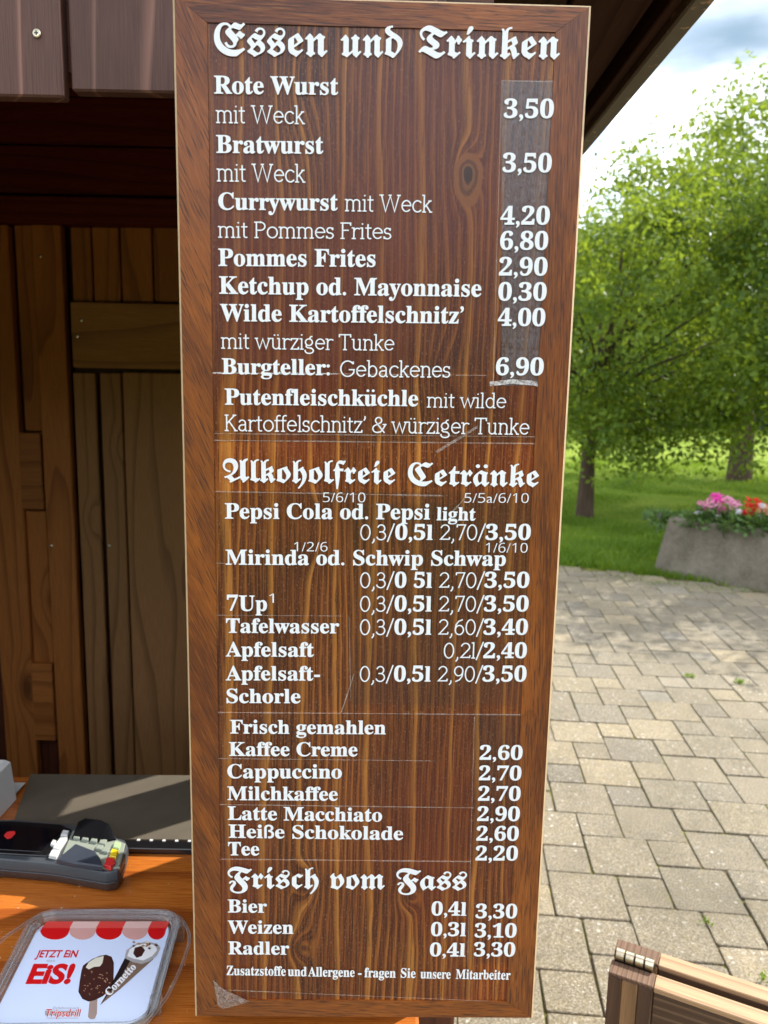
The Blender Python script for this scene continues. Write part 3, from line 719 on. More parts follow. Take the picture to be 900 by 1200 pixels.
def strip(xa, ya, xb, yb, wd=1.1, m=None, lvl=6):
    a, b_ = Vector(atb(xa, ya)), Vector(atb(xb, yb)); nn = Vector((a.y-b_.y, b_.x-a.x)).normalized()*PX*wd/2; y = .0015-.00022-lvl*.00012
    n = 12; o = MB(); c = (a+b_)/2; r = random.Random(int(xa*7+ya))
    for k in range(n+1):
        p = a.lerp(b_, k/n)-c; ww = r.uniform(.4, 1.3) if wd < 2.5 else 1.0; o.v += [(p.x-nn.x*ww, y, p.y-nn.y*ww), (p.x+nn.x*ww, y, p.y+nn.y*ww)]
    for k in range(n): o.f.append((2*k, 2*k+1, 2*k+3, 2*k+2))
    return o.build('film_edge', m or M_fedge, board, loc=(c.x, 0, c.y))
for a in ((246, 437, 395, 438, 2, M_fedge2), (395, 438, 570, 440, 1.1), (246, 508, 636, 512, 1.0), (246, 516, 638, 520, 1.4), (247, 576, 520, 581, 1.6), (248, 660, 300, 661, 1), (247, 721, 400, 722, .8),
          (247, 835, 628, 838, 1.6), (247, 889, 510, 892, 1.1), (247, 943, 555, 947, 1.3), (249, 1007, 552, 1010, 1.7), (250, 1160, 628, 1176, 1.0), (243, 15, 470, 21, 1.4), (246, 439, 247, 518, .9),
          (248, 578, 249, 720, .9), (409, 722, 411, 820, .9), (249, 836, 250, 1006, .8), (251, 1010, 253, 1155, 1.1), (637, 455, 634, 640, 1), (632, 640, 622, 836, 1), (657, 94, 650, 450, 1.2), (588, 94, 578, 450, 1.0),
          (588, 94, 657, 96, 1.0), (556, 840, 548, 1130, .8), (618, 840, 606, 1128, .9), (400, 835, 415, 790, 1.2), (511, 530, 560, 500, 3, M_fedge), (549, 580, 530, 600, 2, M_fedge)):
    strip(*a)
def ribbon(pts, wd, m, lvl=7):
    for k in range(len(pts)-1): strip(*pts[k], *pts[k+1], wd, m, lvl+.1*k)
ribbon([(574, 450), (600, 447), (625, 449), (641, 453)], 5, M_fedge2)
ribbon([(622, 628), (634, 630.5)], 4, M_fedge2); ribbon([(631, 594), (637, 595)], 3, M_fedge2)
# loose corner of the film
q = [(250, 1148), (256, 1176), (262, 1179), (282, 1175), (293, 1173), (262, 1158)]
o = MB(); vv = [atb(*p) for p in q]; hts = [.0004, .003, .004, .0026, .0006, .0014]
c0 = atb(266, 1168); o.v = [(p[0], -h_, p[1]) for p, h_ in zip(vv, hts)]+[(c0[0], -.0045, c0[1])]
for k in range(6): o.f.append((k, (k+1) % 6, 6))
o.build('loose_film_corner', filmmat('crumpled_film', .36, (.42, .36, .32), .3), board)
for ns in board.children[-1].active_material.node_tree.nodes:
    if ns.type == 'TEX_NOISE' and ns.inputs['Scale'].default_value > 200: ns.inputs['Scale'].default_value = 70

# ---------------------------------------------------------------- lettering
M_white = mat('white_vinyl', lambda T, b: T.put(b.inputs['Base Color'], T.mix(T.noise(T.obj(), 300, 3), (.70, .73, .76), (.84, .86, .88))), rough=.5, spec=.3)
FRC, FRL, SBC, SBL, SBD = 0x1D56C, 0x1D586, 0x1D400, 0x1D41A, 0x1D7CE
UML = {'ä': 'a', 'ü': 'u', 'ö': 'o'}
def conv(s, st):
    o = ''
    for c in s:
        c = UML.get(c, c)
        if st == 'F' and c.isascii() and c.isalpha(): o += chr((FRC+ord(c)-65) if c.isupper() else (FRL+ord(c)-97))
        elif st == 'B' and c.isascii() and c.isalpha(): o += chr((SBC+ord(c)-65) if c.isupper() else (SBL+ord(c)-97))
        elif st == 'B' and c.isdigit(): o += chr(SBD+ord(c)-48)
        elif st == 'S' and c.isdigit(): o += chr(0x1D7E2+ord(c)-48)
        else: o += c
    return o
_tc = {}
def textmesh(body, off=0.0, space=1.0):
    k = (body, off, space)
    if k in _tc: return _tc[k]
    c = bpy.data.curves.new('t', 'FONT'); c.body = body; c.offset = off; c.space_character = space; c.resolution_u = 5
    o = bpy.data.objects.new('t', c); COL.objects.link(o); dg = bpy.context.evaluated_depsgraph_get(); dg.update()
    me = bpy.data.meshes.new_from_object(o.evaluated_get(dg)); bpy.data.objects.remove(o); bpy.data.curves.remove(c)
    v = [(p.co.x, p.co.y) for p in me.vertices]; f = [tuple(p.vertices) for p in me.polygons]; bpy.data.meshes.remove(me)
    _tc[k] = (v, f); return v, f
# light slab-serif letters drawn as strokes (cap height 1)
X_ = .69
def arc(cx, cy, rx, ry, a0, a1, n=14): return [(cx+rx*math.cos(R(a0+(a1-a0)*k/n)), cy+ry*math.sin(R(a0+(a1-a0)*k/n))) for k in range(n+1)]
def arch(x0, x1, top=X_): rr = (x1-x0)/2; return [(x0, top-.30)]+arc(x0+rr, top-rr*1.05, rr, rr*1.05, 180, 0)+[(x1, 0)]
def ser(x, y, a=.09, b=.09): return [(x-a, y), (x+b, y)]
_n = [[(.13, X_), (.13, 0)], ser(.13, X_, .1, 0), ser(.13, 0), arch(.13, .51), ser(.51, 0)]
LG = {
 'n': (.64, _n), 'm': (1.0, [[(.13, X_), (.13, 0)], ser(.13, X_, .1, 0), ser(.13, 0), arch(.13, .49), ser(.49, 0, .07, .07), arch(.49, .85), ser(.85, 0)]),
 'h': (.64, [[(.13, 1.03), (.13, 0)], ser(.13, 1.03, .1, 0), ser(.13, 0), arch(.13, .51), ser(.51, 0)]),
 'i': (.28, [[(.14, X_), (.14, 0)], ser(.14, X_, .1, 0), ser(.14, 0), [(.14, .93), (.14, .97)]]),
 'l': (.28, [[(.14, 1.03), (.14, 0)], ser(.14, 1.03, .1, 0), ser(.14, 0)]),
 'r': (.46, [[(.13, X_), (.13, 0)], ser(.13, X_, .1, 0), ser(.13, 0), arc(.33, .42, .2, .25, 170, 55)]),
 'u': (.66, [[(.13, X_)]+arc(.31, .21, .18, .21, 180, 360)+[(.49, X_)], ser(.13, X_, .1, 0), ser(.49, X_, .1, 0), [(.49, .3), (.49, 0)], ser(.49, 0, 0, .09)]),
 't': (.40, [[(.17, .92), (.17, .15)]+arc(.28, .13, .11, .13, 190, 300), [(.04, X_), (.34, X_)]]),
 'f': (.36, [[(.15, 0), (.15, .82)]+arc(.28, .84, .13, .18, 180, 60), [(.03, X_), (.32, X_)], ser(.15, 0)]),
 'k': (.60, [[(.13, 1.03), (.13, 0)], ser(.13, 1.03, .1, 0), ser(.13, 0), [(.46, X_), (.15, .30)], [(.25, .40), (.50, 0)], ser(.46, X_, .07, .07), ser(.50, 0, .05, .08)]),
 'o': (.68, [arc(.34, X_/2, .27, X_/2, 0, 360, 28)]), 'e': (.62, [[(.07, .38), (.56, .38)]+arc(.315, X_/2+.01, .25, X_/2-.01, 8, 318, 26)]),
 'c': (.58, [arc(.33, X_/2, .26, X_/2, 42, 318, 24)]),
 's': (.48, [arc(.235, .515, .16, .175, 25, 250, 12)+arc(.235, .175, .18, .175, 80, -160, 14), [(.385, .68), (.385, .55)], [(.06, .02), (.06, .14)]]),
 'a': (.60, [arc(.27, .50, .18, .19, 160, 0, 10)+[(.45, .14)]+arc(.53, .1, .08, .1, 180, 270, 4), arc(.27, .19, .19, .19, 70, 290, 14)+[(.45, .14)], [(.45, .41), (.33, .38)]]),
 'b': (.66, [[(.13, 1.03), (.13, 0)], ser(.13, 1.03, .1, 0), arc(.34, X_/2, .23, X_/2, 150, -150, 22)]),
 'd': (.68, [[(.53, 1.03), (.53, 0)], ser(.53, 1.03, .1, 0), ser(.53, 0, 0, .09), arc(.32, X_/2, .23, X_/2, 30, 330, 22)]),
 'g': (.62, [arc(.28, .47, .2, .22, 0, 360, 22), arc(.46, .74, .12, .12, 200, 90, 5), [(.15, .29), (.12, .18), (.2, .1), (.42, .08)], arc(.3, -.10, .24, .18, 80, -190, 18)]),
 'w': (.92, [[(.08, X_), (.27, 0), (.46, X_*.95), (.65, 0), (.84, X_)], ser(.08, X_, .07, .08), ser(.84, X_, .08, .07)]),
 'z': (.54, [[(.07, .58), (.08, X_), (.46, X_), (.07, 0), (.48, 0), (.49, .13)]]),
 'W': (1.24, [[(.12, 1), (.36, 0), (.62, .97), (.88, 0), (1.12, 1)], ser(.12, 1, .1, .1), ser(1.12, 1, .1, .08), ser(.62, 1, .08, .06)]),
 'P': (.70, [[(.16, 1), (.16, 0)], ser(.16, 0), ser(.16, 1, .1, 0), [(.16, 1), (.38, 1)]+arc(.38, .74, .25, .26, 90, -90)+[(.16, .48)]]),
 'F': (.66, [[(.16, 1), (.16, 0)], ser(.16, 0), [(.06, 1), (.6, 1), (.6, .86)], [(.16, .53), (.48, .53)]]),
 'T': (.76, [[(.38, 1), (.38, 0)], ser(.38, 0), [(.05, .85), (.06, 1), (.7, 1), (.71, .85)]]),
 'K': (.80, [[(.16, 1), (.16, 0)], ser(.16, 0), ser(.16, 1), [(.62, 1), (.18, .46)], [(.3, .6), (.68, 0)], ser(.62, 1, .09, .08), ser(.68, 0, .07, .09)]),
 'G': (.92, [arc(.46, .5, .39, .5, 40, 335, 26)+[(.81, .42)], [(.55, .44), (.85, .44)], [(.77, .82), (.77, .95)]]),
 '&': (.86, [[(.80, .5), (.62, .15), (.5, .02)]+arc(.32, .25, .25, .25, -60, -260, 12)+arc(.4, .78, .18, .2, -40, 200, 14)+[(.30, .6), (.74, 0)], [(.66, .52), (.84, .52)]]),
 '’': (.22, [[(.12, 1.02), (.13, .9), (.07, .78)]]), ',': (.30, [[(.17, .05), (.17, -.08), (.08, -.22)]]), '/': (.46, [[(.04, -.12), (.42, 1.08)]]), ' ': (.30, []),
 '0': (.70, [arc(.35, .5, .27, .5, 0, 360, 28)]), '1': (.5, [[(.12, .85), (.28, 1), (.28, 0)], ser(.28, 0, .14, .14)]),
 '2': (.66, [arc(.32, .74, .24, .26, 165, -30, 14)+[(.07, .04), (.58, .04), (.6, .16)]]),
 '3': (.64, [arc(.29, .76, .21, .24, 160, -75, 14), arc(.29, .27, .26, .27, 80, -160, 16), [(.2, .53), (.33, .53)]]),
 '6': (.66, [arc(.33, .31, .25, .31, 0, 360, 22), [(.085, .36), (.12, .66), (.28, .9), (.5, 1.0)]]), '7': (.62, [[(.07, .86), (.08, 1), (.56, 1), (.24, 0)]]),
 '9': (.66, [arc(.33, .69, .25, .31, 0, 360, 22), [(.575, .64), (.54, .34), (.38, .1), (.16, 0)]]),
}
LG['ü'] = (LG['u'][0], LG['u'][1]+[[(.22, .90), (.22, .94)], [(.42, .90), (.42, .94)]])
def strokemesh(s, wd=.082):
    V, F = [], []; x = 0
    lv = 0
    for c in s:
        adv, st = LG[c]
        for pl_ in st:
            pts = [Vector(p) for p in pl_]; closed = (pts[0]-pts[-1]).length < 1e-4 and len(pts) > 3
            if closed: pts = pts[:-1]
            i0 = len(V); n = len(pts); h = wd/2
            for k, p in enumerate(pts):
                a = pts[(k-1) % n] if (k or closed) else None; b = pts[(k+1) % n] if (k < n-1 or closed) else None
                d1 = (p-a).normalized() if a is not None else None; d2 = (b-p).normalized() if b is not None else None
                if d1 is None: d1 = d2
                if d2 is None: d2 = d1
                t = (d1+d2); t = t.normalized() if t.length > 1e-3 else d1
                nn = Vector((-t.y, t.x)); m = 1/max(.45, nn.dot(Vector((-d1.y, d1.x))))
                q = p.copy()
                if k == 0 and not closed: q = q-d2*h*.6
                if k == n-1 and not closed: q = q+d1*h*.6
                V.append((q.x+x+nn.x*h*m, q.y+nn.y*h*m, lv)); V.append((q.x+x-nn.x*h*m, q.y-nn.y*h*m, lv))
            for k in range(n if closed else n-1):
                a = i0+2*k; b = i0+2*((k+1) % n); F.append((a, a+1, b+1, b))
            lv = (lv+1) % 8
        x += adv
    return V, F
CAPH = {}
def caph(st):
    if st not in CAPH:
        v, f = textmesh(conv('B' if st == 'F' else 'H', st)); ys_ = [p[1] for p in v]; CAPH[st] = max(ys_)-(0 if st != 'F' else 0)
    return CAPH[st]
def lettering(s, st, x0, x1, y0, y1, cap, parent=None, m=None, place=None, name='lettering', bold=0, shear=0):
    """one run of letters from photo point (x0,y0) to (x1,y1) along its baseline, capitals cap pixels tall"""
    if st == 'L':
        V, F = strokemesh(s); ch = 1.0
    else:
        body = conv(s, st); off = {'F': .008, 'B': .011, 'S': -.006}[st]+bold
        v, f = textmesh(body, off); V = [(a, b_, 0) for a, b_ in v]; F = list(f); ch = caph(st)
        for i, c in enumerate(s):
            if c in UML:
                pre, _ = textmesh(conv(s[:i+1], st), off); g1, _ = textmesh(conv(c, st), off)
                xr = max(p[0] for p in pre); gw = max(p[0] for p in g1)-min(p[0] for p in g1); xm = xr-gw/2
                for dx in (-.11, .11):
                    i0 = len(V); rr = .062
                    for k in range(10): V.append((xm+dx+rr*math.cos(k*math.pi/5), .64+rr*math.sin(k*math.pi/5), 0))
                    F.append(tuple(range(i0, i0+10)))
    xa, xb = min(p[0] for p in V), max(p[0] for p in V)
    if place is None: A_, B_ = Vector(atb(x0, y0)), Vector(atb(x1, y1)); U_ = B_-A_; N_ = Vector((0, 1)); cp = (Vector(atb((x0+x1)/2, (y0+y1)/2-cap))-Vector(atb((x0+x1)/2, (y0+y1)/2))).length; zt = .0015-.0017
    else: A_, U_, N_, cp, zt = place
    c = A_+U_*.5; out = []
    for (x, y, l) in V:
        p = A_+U_*((x-xa)/(xb-xa))+N_*(y/ch*cp)+U_.normalized()*shear*(y/ch*cp)-c
        out.append((p.x, zt-l*.00002, p.y) if place is None else (p.x, p.y, zt+l*.00002))
    o = MB(); o.v = out; o.f = F
    ob = o.build(name, m or M_white, parent or board, loc=(c.x, 0, c.y) if place is None else (c.x, c.y, 0))
    return ob
TXT = [
 ('Essen', 'F', 251, 384, 64.5, 65.5, 38), ('und', 'F', 399, 471.5, 66, 66.5, 37), ('Trinken', 'F', 490, 656, 67, 68.5, 37),
 ('Rote Wurst', 'B', 251, 396.5, 109.5, 111, 20.5), ('mit Weck', 'L', 253, 357.5, 143.6, 145, 20), ('Bratwurst', 'B', 253.5, 379, 179, 180, 20.5), ('mit Weck', 'L', 254, 358, 212, 213.5, 20),
 ('Currywurst', 'B', 256, 396, 245.5, 246.5, 19.5), ('mit Weck', 'L', 404, 506.5, 247, 248.7, 19), ('mit Pommes Frites', 'L', 255.5, 458.5, 278, 280, 18),
 ('Pommes Frites', 'B', 256, 440, 311.5, 312.5, 20), ('Ketchup od. Mayonnaise', 'B', 257, 564, 344, 347.5, 20), ('Wilde Kartoffelschnitz’', 'B', 258, 543, 376, 379, 19.5),
 ('mit würziger Tunke', 'L', 259, 462, 408, 410.5, 17.5), ('Burgteller:', 'B', 260, 386.5, 438, 439.5, 18), ('Gebackenes', 'L', 398.5, 527.5, 441, 442, 18),
 ('Putenfleischküchle', 'B', 263.5, 490, 474, 475.8, 18.5), ('mit wilde', 'L', 500, 593, 477, 478, 16.5), ('Kartoffelschnitz’ & würziger Tunke', 'L', 263.5, 620, 504.5, 509, 18),
 ('3,50', 'B', 590, 648.5, 138, 138.3, 21), ('3,50', 'B', 588.5, 646, 201.5, 201.8, 21), ('4,20', 'B', 586, 643.7, 263, 263, 20.3), ('6,80', 'B', 585.6, 641.8, 292.4, 292.5, 20.3),
 ('2,90', 'B', 584.5, 641, 322.6, 322.7, 20), ('0,30', 'B', 583.6, 640, 352, 352.2, 20), ('4,00', 'B', 583, 638.5, 381.6, 382, 19.6), ('6,90', 'B', 580.7, 636.6, 439.4, 439.6, 19.3),
 ('Alkoholfreie', 'F', 261.4, 463, 564, 567, 27), ('Cetränke', 'F', 477.6, 631, 568.5, 570, 27),
 ('5/6/10', 'S', 378.4, 428, 588.3, 588.6, 10.8), ('5/5a/6/10', 'S', 544, 619.3, 589, 589.3, 10.8), ('Pepsi Cola od. Pepsi', 'B', 263.7, 503.7, 607.5, 608.5, 17.7), ('light', 'B', 511.4, 557.3, 609.5, 609.8, 15),
 ('Mirinda od. Schwip Schwap', 'B', 264.5, 592.5, 661.5, 662.8, 17.2), ('1/2/6', 'S', 344.6, 383.8, 646, 646.2, 10.5), ('1/6/10', 'S', 569, 618, 647.3, 647.6, 10.8),
 ('7Up', 'B', 266, 313, 715.4, 715.6, 17.5), ('1', 'S', 315.5, 321, 706.5, 706.5, 10.5), ('Tafelwasser', 'B', 265, 397.5, 741.3, 742, 16.5), ('Apfelsaft', 'B', 264.6, 368, 769, 769.4, 16.5),
 ('Apfelsaft-', 'B', 264.6, 375, 797, 797.3, 16.5), ('Schorle', 'B', 265.5, 352.3, 823.5, 823.8, 16.2),
 ('Frisch gemahlen', 'B', 269.6, 452, 859.3, 860.2, 15.6), ('Kaffee Creme', 'B', 268.4, 419, 885.5, 886, 15.8), ('Cappuccino', 'B', 266.5, 400.6, 911.6, 912, 16), ('Milchkaffee', 'B', 266.5, 396, 937.3, 938, 15.7),
 ('Latte Macchiato', 'B', 267, 447.7, 960.4, 962.5, 15.5), ('Heiße Schokolade', 'B', 268, 472.4, 981.4, 984, 15.2), ('Tee', 'B', 267.4, 304, 1002, 1002.2, 15.3),
 ('Frisch', 'F', 267, 373.5, 1040.5, 1041, 25), ('vom', 'F', 386.7, 451, 1041.3, 1041.6, 25), ('Fass', 'F', 464, 546.5, 1042.3, 1042.7, 25),
 ('Bier', 'B', 267, 313, 1069, 1069.3, 14.9), ('Weizen', 'B', 267, 344, 1093.6, 1094, 14.9), ('Radler', 'B', 267.5, 339, 1118, 1118.5, 14.8),
 ('Zusatzstoffe', 'B', 265.5, 335, 1142.4, 1143.3, 10.8), ('und', 'B', 337.3, 359.5, 1143.4, 1143.8, 10.8), ('Allergene', 'B', 361, 415.6, 1143.9, 1144.6, 10.8), ('-', 'B', 419.5, 423.7, 1144.7, 1144.8, 10.8),
 ('fragen', 'B', 427, 463.7, 1144.9, 1145.5, 10.8), ('Sie', 'B', 469.5, 487, 1145.3, 1145.8, 10.8), ('unsere', 'B', 492.5, 528, 1146.2, 1146.8, 10.8), ('Mitarbeiter', 'B', 534, 598, 1146.8, 1147.8, 10.8),
 ('0,4l', 'B', 505.4, 546.4, 1072.5, 1072.8, 15.4), ('3,30', 'B', 557, 605.7, 1075.7, 1075.9, 15.8), ('0,3l', 'B', 504.8, 545.8, 1096.6, 1096.8, 15.2), ('3,10', 'B', 556, 605, 1098.2, 1098.4, 15.6), ('0,4l', 'B', 503.5, 545, 1120.4, 1120.6, 15), ('3,30', 'B', 555, 603.4, 1120.3, 1120.6, 15.4),
]
for k, (t, xa, xb, yb) in enumerate((('2,60', 561.8, 612, 890), ('2,70', 561, 610.6, 914), ('2,70', 560, 609.7, 938), ('2,90', 559, 608.8, 961.7), ('2,60', 558, 607.5, 984.8), ('2,20', 557, 606.6, 1008))):
    TXT.append((t, 'B', xa, xb, yb, yb+.2, 16))
for k, (yb, a, b_, c, d_) in enumerate(((632.5, '0,3/', '0,5l', '2,70/', '3,50'), (688.6, '0,3/', '0 5l', '2,70/', '3,50'), (716.3, '0,3/', '0,5l', '2,70/', '3,50'), (743.6, '0,3/', '0,5l', '2,60/', '3,40'), (798.4, '0,3/', '0,5l', '2,90/', '3,50'))):
    s = (yb-632)/166
    TXT += [(a, 'L', 422-s*.5, 462.5-s*1.5, yb, yb, 17.4), (b_, 'B', 463-s*1.5, 507-s*2.5, yb, yb, 17.4), (c, 'L', 514.7-s*2.5, 568.8-s*3, yb, yb, 17.4), (d_, 'B', 568.6-s*3.5, 621.6-s*5, yb, yb, 17.4)]
TXT += [('0,2l/', 'L', 519.7, 566.5, 771, 771, 17.2), ('2,40', 'B', 566.2, 617, 771, 771, 17.2)]
for a in TXT: lettering(*a)

# ================================================================ THINGS ON THE COUNTER
# mat with a black front strip
zt = CZ
mt_ = empty('counter_mat', at_z(120, 950, CZ), label='dark grey ribbed mat with black front edge lying on the counter behind the card terminal', cat='mat')
c0 = mt_.location.copy()
def rel(p, c): return (p.x-c.x, p.y-c.y, p.z-c.z)
q = [at_z(8, 984, zt+.006), at_z(330, 984, zt+.006), at_z(330, 909, zt+.006), at_z(36, 908, zt+.006)]; q[1].x = q[2].x = .04
o = MB(); o.prism([(p.x-c0.x, p.y-c0.y) for p in q], .0005, .008, .001); o.build('mat_surface', M_mat, mt_)
y0_ = q[0].y
piece('black_edge_strip', M_black, mt_, q[0].x-c0.x, q[1].x-c0.x, y0_-c0.y-.022, y0_-c0.y-.0005, .0005, .010, .001)
for k in range(9):
    p = at_z(163+k*15, 983.5, zt+.01); piece('metal_clip', M_whitep, mt_, p.x-c0.x-.0022, p.x-c0.x+.0022, y0_-c0.y-.003, y0_-c0.y+.001, .0085, .0112, 0)

# card terminal -------------------------------------------------------------
TZ = CZ
tc = at_z(60, 1010, CZ)
term = empty('card_terminal', tc, label='dark grey card payment terminal with black screen and coloured keys on the counter', cat='card terminal')
def TP(px, py, h): p = at_z(px, py, CZ+h); return (p.x-tc.x, p.y-tc.y, h)
h1, h2 = .038, .048
def loft(name, low, high, m, zl=None):
    o = MB(); n = len(low); o.v += low+high
    for j in range(n): o.f.append((j, (j+1) % n, (j+1) % n+n, j+n))
    o.f.append(tuple(range(n, 2*n))); o.f.append(tuple(range(n))[::-1])
    ob = o.build(name, m, term); bv = ob.modifiers.new('b', 'BEVEL'); bv.width = .0025; bv.segments = 3; bv.limit_method = 'ANGLE'; bv.angle_limit = R(30)
    for p in ob.data.polygons: p.use_smooth = True
    return ob
top = [TP(-60, 1006, h1), TP(0, 1006, h1), TP(60, 1011, h1), TP(125, 1022, h1), TP(139, 1019, h1), TP(150, 992, h1), TP(146, 984, h1), TP(85, 966, h1), TP(20, 960, h1), TP(-40, 960, h1)]
mid = [(x*1.0, y-.004 if i < 5 else y+.002, .022) for i, (x, y, z) in enumerate(top)]
bot = [(x*.97, y+.010 if i < 5 else y-.002, .0008) for i, (x, y, z) in enumerate(top)]
loft('terminal_base', bot, mid, M_charc); loft('terminal_top', [(x, y, .0225) for x, y, z in mid], top, M_charc)
def slab(name, pts, h, th, m, inset=.001, par=None):
    P_ = [TP(px, py, h) for px, py in pts]; o = MB(); o.prism([(p[0], p[1]) for p in P_], h-th, h, inset)
    return o.build(name, m, par or term)
slab('screen_bezel', [(-50, 997), (55, 1003), (84, 972), (72, 966), (14, 962), (-20, 963)], .0405, .004, M_black)
slab('screen', [(-40, 993), (48, 998), (72, 973), (18, 966), (-15, 967)], .0413, .001, mat('screen_glass', col=(.004, .004, .006), rough=.06, spec=.8), .0002)
slab('contactless_mark', [(4.5, 979), (8, 983), (13, 982), (18, 977), (17.5, 974), (13, 974), (8, 975)], .0418, .0004, M_red, 0)
slab('keypad_plate', [(70, 1008), (128, 1018), (140, 1016), (147, 988), (132, 981), (85, 973)], .0405, .004, M_grn)
slab('control_key', [(57, 1002), (66, 1004), (70, 996), (61, 995)], .044, .005, M_whitep); slab('control_key', [(62, 993), (70, 995), (79, 981), (71, 980)], .044, .005, M_whitep)
slab('control_key', [(71, 978), (79, 979), (81, 973), (74, 972)], .044, .005, M_whitep); slab('control_key', [(59, 989), (63, 990), (66, 984), (62, 983)], .044, .005, M_whitep)
for (x, y) in ((87, 978), (97, 980), (107, 982), (117, 984.5), (113, 991), (120, 994)):
    slab('keypad_key', [(x-1.5, y+3), (x+6, y+4.5), (x+8.5, y-1), (x+1, y-2)], .0445, .005, M_grn)
slab('clear_key', [(122, 1013), (130, 1016), (135, 1010), (134, 1005), (125, 1004)], .0455, .006, M_red)
slab('correct_key', [(128, 1003), (136, 1004), (139, 996), (131, 994)], .0455, .006, M_yel)
slab('confirm_key', [(132, 992), (139, 994), (142, 987), (135, 985)], .0455, .006, M_green)
def shield(name, low, high, hl, hh, m):
    o = MB(); a = [TP(px, py, hl) for px, py in low]; b_ = [TP(px, py, hh) for px, py in high]; n = len(a)
    o.v += a+b_+[(x, y, z-.003) for x, y, z in a+b_]
    for j in range(n-1):
        o.f.append((j, j+1, j+1+n, j+n)); o.f.append((j+2*n, j+3*n, j+1+3*n, j+1+2*n)); o.f.append((j+n, j+1+n, j+1+3*n, j+3*n))
    o.f += [(0, n, 3*n, 2*n), (n-1, 3*n-1, 4*n-1, 2*n-1)]
    ob = o.build(name, m, term, smooth=True)
shield('rear_privacy_shield', [(84, 982), (100, 984), (118, 986), (136, 983)], [(92, 963), (100, 959), (118, 961), (128, 966)], .043, .058, M_black)
slab('front_privacy_shield', [(66, 1006), (88, 1011), (120, 1015), (117, 1004), (111, 996), (88, 988)], .0485, .007, M_navy, .002)

# change tray -----------------------------------------------------------------
TH0 = CZ+.018
cTL, cTR, cBR, cBL = at_z(48, 1079, TH0), at_z(202, 1079, TH0), at_z(168, 1199, TH0), at_z(-13, 1201, TH0)
ce = (cTL+cTR+cBR+cBL)/4
ux = ((cTR-cTL)+(cBR-cBL)).normalized(); uw = ((cTR-cTL).length+(cBR-cBL).length)/2
uy = ((cTL-cBL)+(cTR-cBR)).normalized(); uh = ((cTL-cBL).length+(cTR-cBR).length)/2
tray = empty('change_tray', (ce.x, ce.y, CZ), label='clear plastic change tray with an ice cream advert lying on the counter', cat='change tray')
def tl(px, py):
    """photo point on the tray face -> tray coordinates"""
    p = at_z(px, py, TH0+.002); return Vector((p.x-ce.x, p.y-ce.y))
def bil(s, t): # s right 0..1, t down 0..1
    a = cTL.lerp(cTR, s); b_ = cBL.lerp(cBR, s); p = a.lerp(b_, t)-ce; return Vector((p.x, p.y))
def rr(ins, rad, n=7, cx=0, cy=0):
    """rounded outline in tray space, counter-clockwise"""
    out = []
    for (s, t, a0) in ((1, 1, 270), (1, 0, 0), (0, 0, 90), (0, 1, 180)):
        for k in range(n+1):
            a = R(a0+90*k/n); ds = -1 if s else 1; dt = -1 if t else 1
            ss = s+ds*(ins+rad)+rad*math.cos(a); tt = t+dt*(ins+rad)-rad*math.sin(a)
            out.append(bil(ss, tt))
    return out
M_acry = bpy.data.materials.new('clear_acrylic'); M_acry.use_nodes = True; T = NT(M_acry.node_tree); M_acry.node_tree.nodes.clear()
ou_ = T.n('ShaderNodeOutputMaterial'); tr_ = T.n('ShaderNodeBsdfTransparent'); tr_.inputs[0].default_value = (.90, .91, .91, 1); gl_ = T.n('ShaderNodeBsdfGlossy'); gl_.inputs['Roughness'].default_value = .02
lw_ = T.n('ShaderNodeLayerWeight'); lw_.inputs[0].default_value = .45; mx_ = T.n('ShaderNodeMixShader'); T.put(mx_.inputs[0], T.mr(lw_.outputs['Facing'], .35, 1, .035, .9))
T.L.new(tr_.outputs[0], mx_.inputs[1]); T.L.new(gl_.outputs[0], mx_.inputs[2]); df_ = T.n('ShaderNodeBsdfDiffuse'); df_.inputs[0].default_value = (.85, .87, .88, 1); m2_ = T.n('ShaderNodeMixShader'); T.put(m2_.inputs[0], T.mr(lw_.outputs['Facing'], .3, 1, .03, .35)); T.L.new(mx_.outputs[0], m2_.inputs[1]); T.L.new(df_.outputs[0], m2_.inputs[2]); T.L.new(m2_.outputs[0], ou_.inputs[0])
M_print = mat('printed_card', lambda T, b: T.put(b.inputs['Base Color'], T.mix(T.noise(T.obj(), 9, 2), (.58, .66, .86), (.64, .72, .90))), rough=.3, spec=.4)
o = MB(); o.prism([tuple(p) for p in rr(.0, .13)], .012, .0178, .001); card = o.build('advert_card', M_print, tray)
# rims and the wavy clear edge
def loop(ins, rad, z, r, name, m, n=9):
    o = MB(); o.tube([(p.x, p.y, z) for p in rr(ins, rad, n)], r, 8, closed=True); return o.build(name, m, tray, smooth=True)
loop(-.028, .15, .021, .0026, 'inner_rim', M_acry); loop(-.055, .17, .0225, .0022, 'inner_rim', M_acry)
# raised clear wall
o = MB(); a = rr(-.012, .14, 9); b_ = rr(-.06, .17, 9); n = len(a)
o.v += [(p.x, p.y, .013) for p in a]+[(p.x, p.y, .026) for p in b_]+[(p.x, p.y, .026) for p in rr(-.075, .18, 9)]+[(p.x, p.y, .010) for p in rr(-.025, .15, 9)]
for r_ in range(4):
    for j in range(n): o.f.append((r_*n+j, r_*n+(j+1) % n, ((r_+1) % 4)*n+(j+1) % n, ((r_+1) % 4)*n+j))
o.build('clear_wall', M_acry, tray, smooth=True)
wave = [tl(*p) for p in ((205, 1073), (216, 1082), (222, 1098), (218, 1118), (207, 1145), (197, 1165), (188, 1178), (155, 1212), (90, 1232), (10, 1236), (-40, 1218), (-42, 1170), (-20, 1135), (0, 1104), (25, 1086), (48, 1073), (80, 1069), (130, 1067), (180, 1068))]
o = MB(); sm = []
n = len(wave)
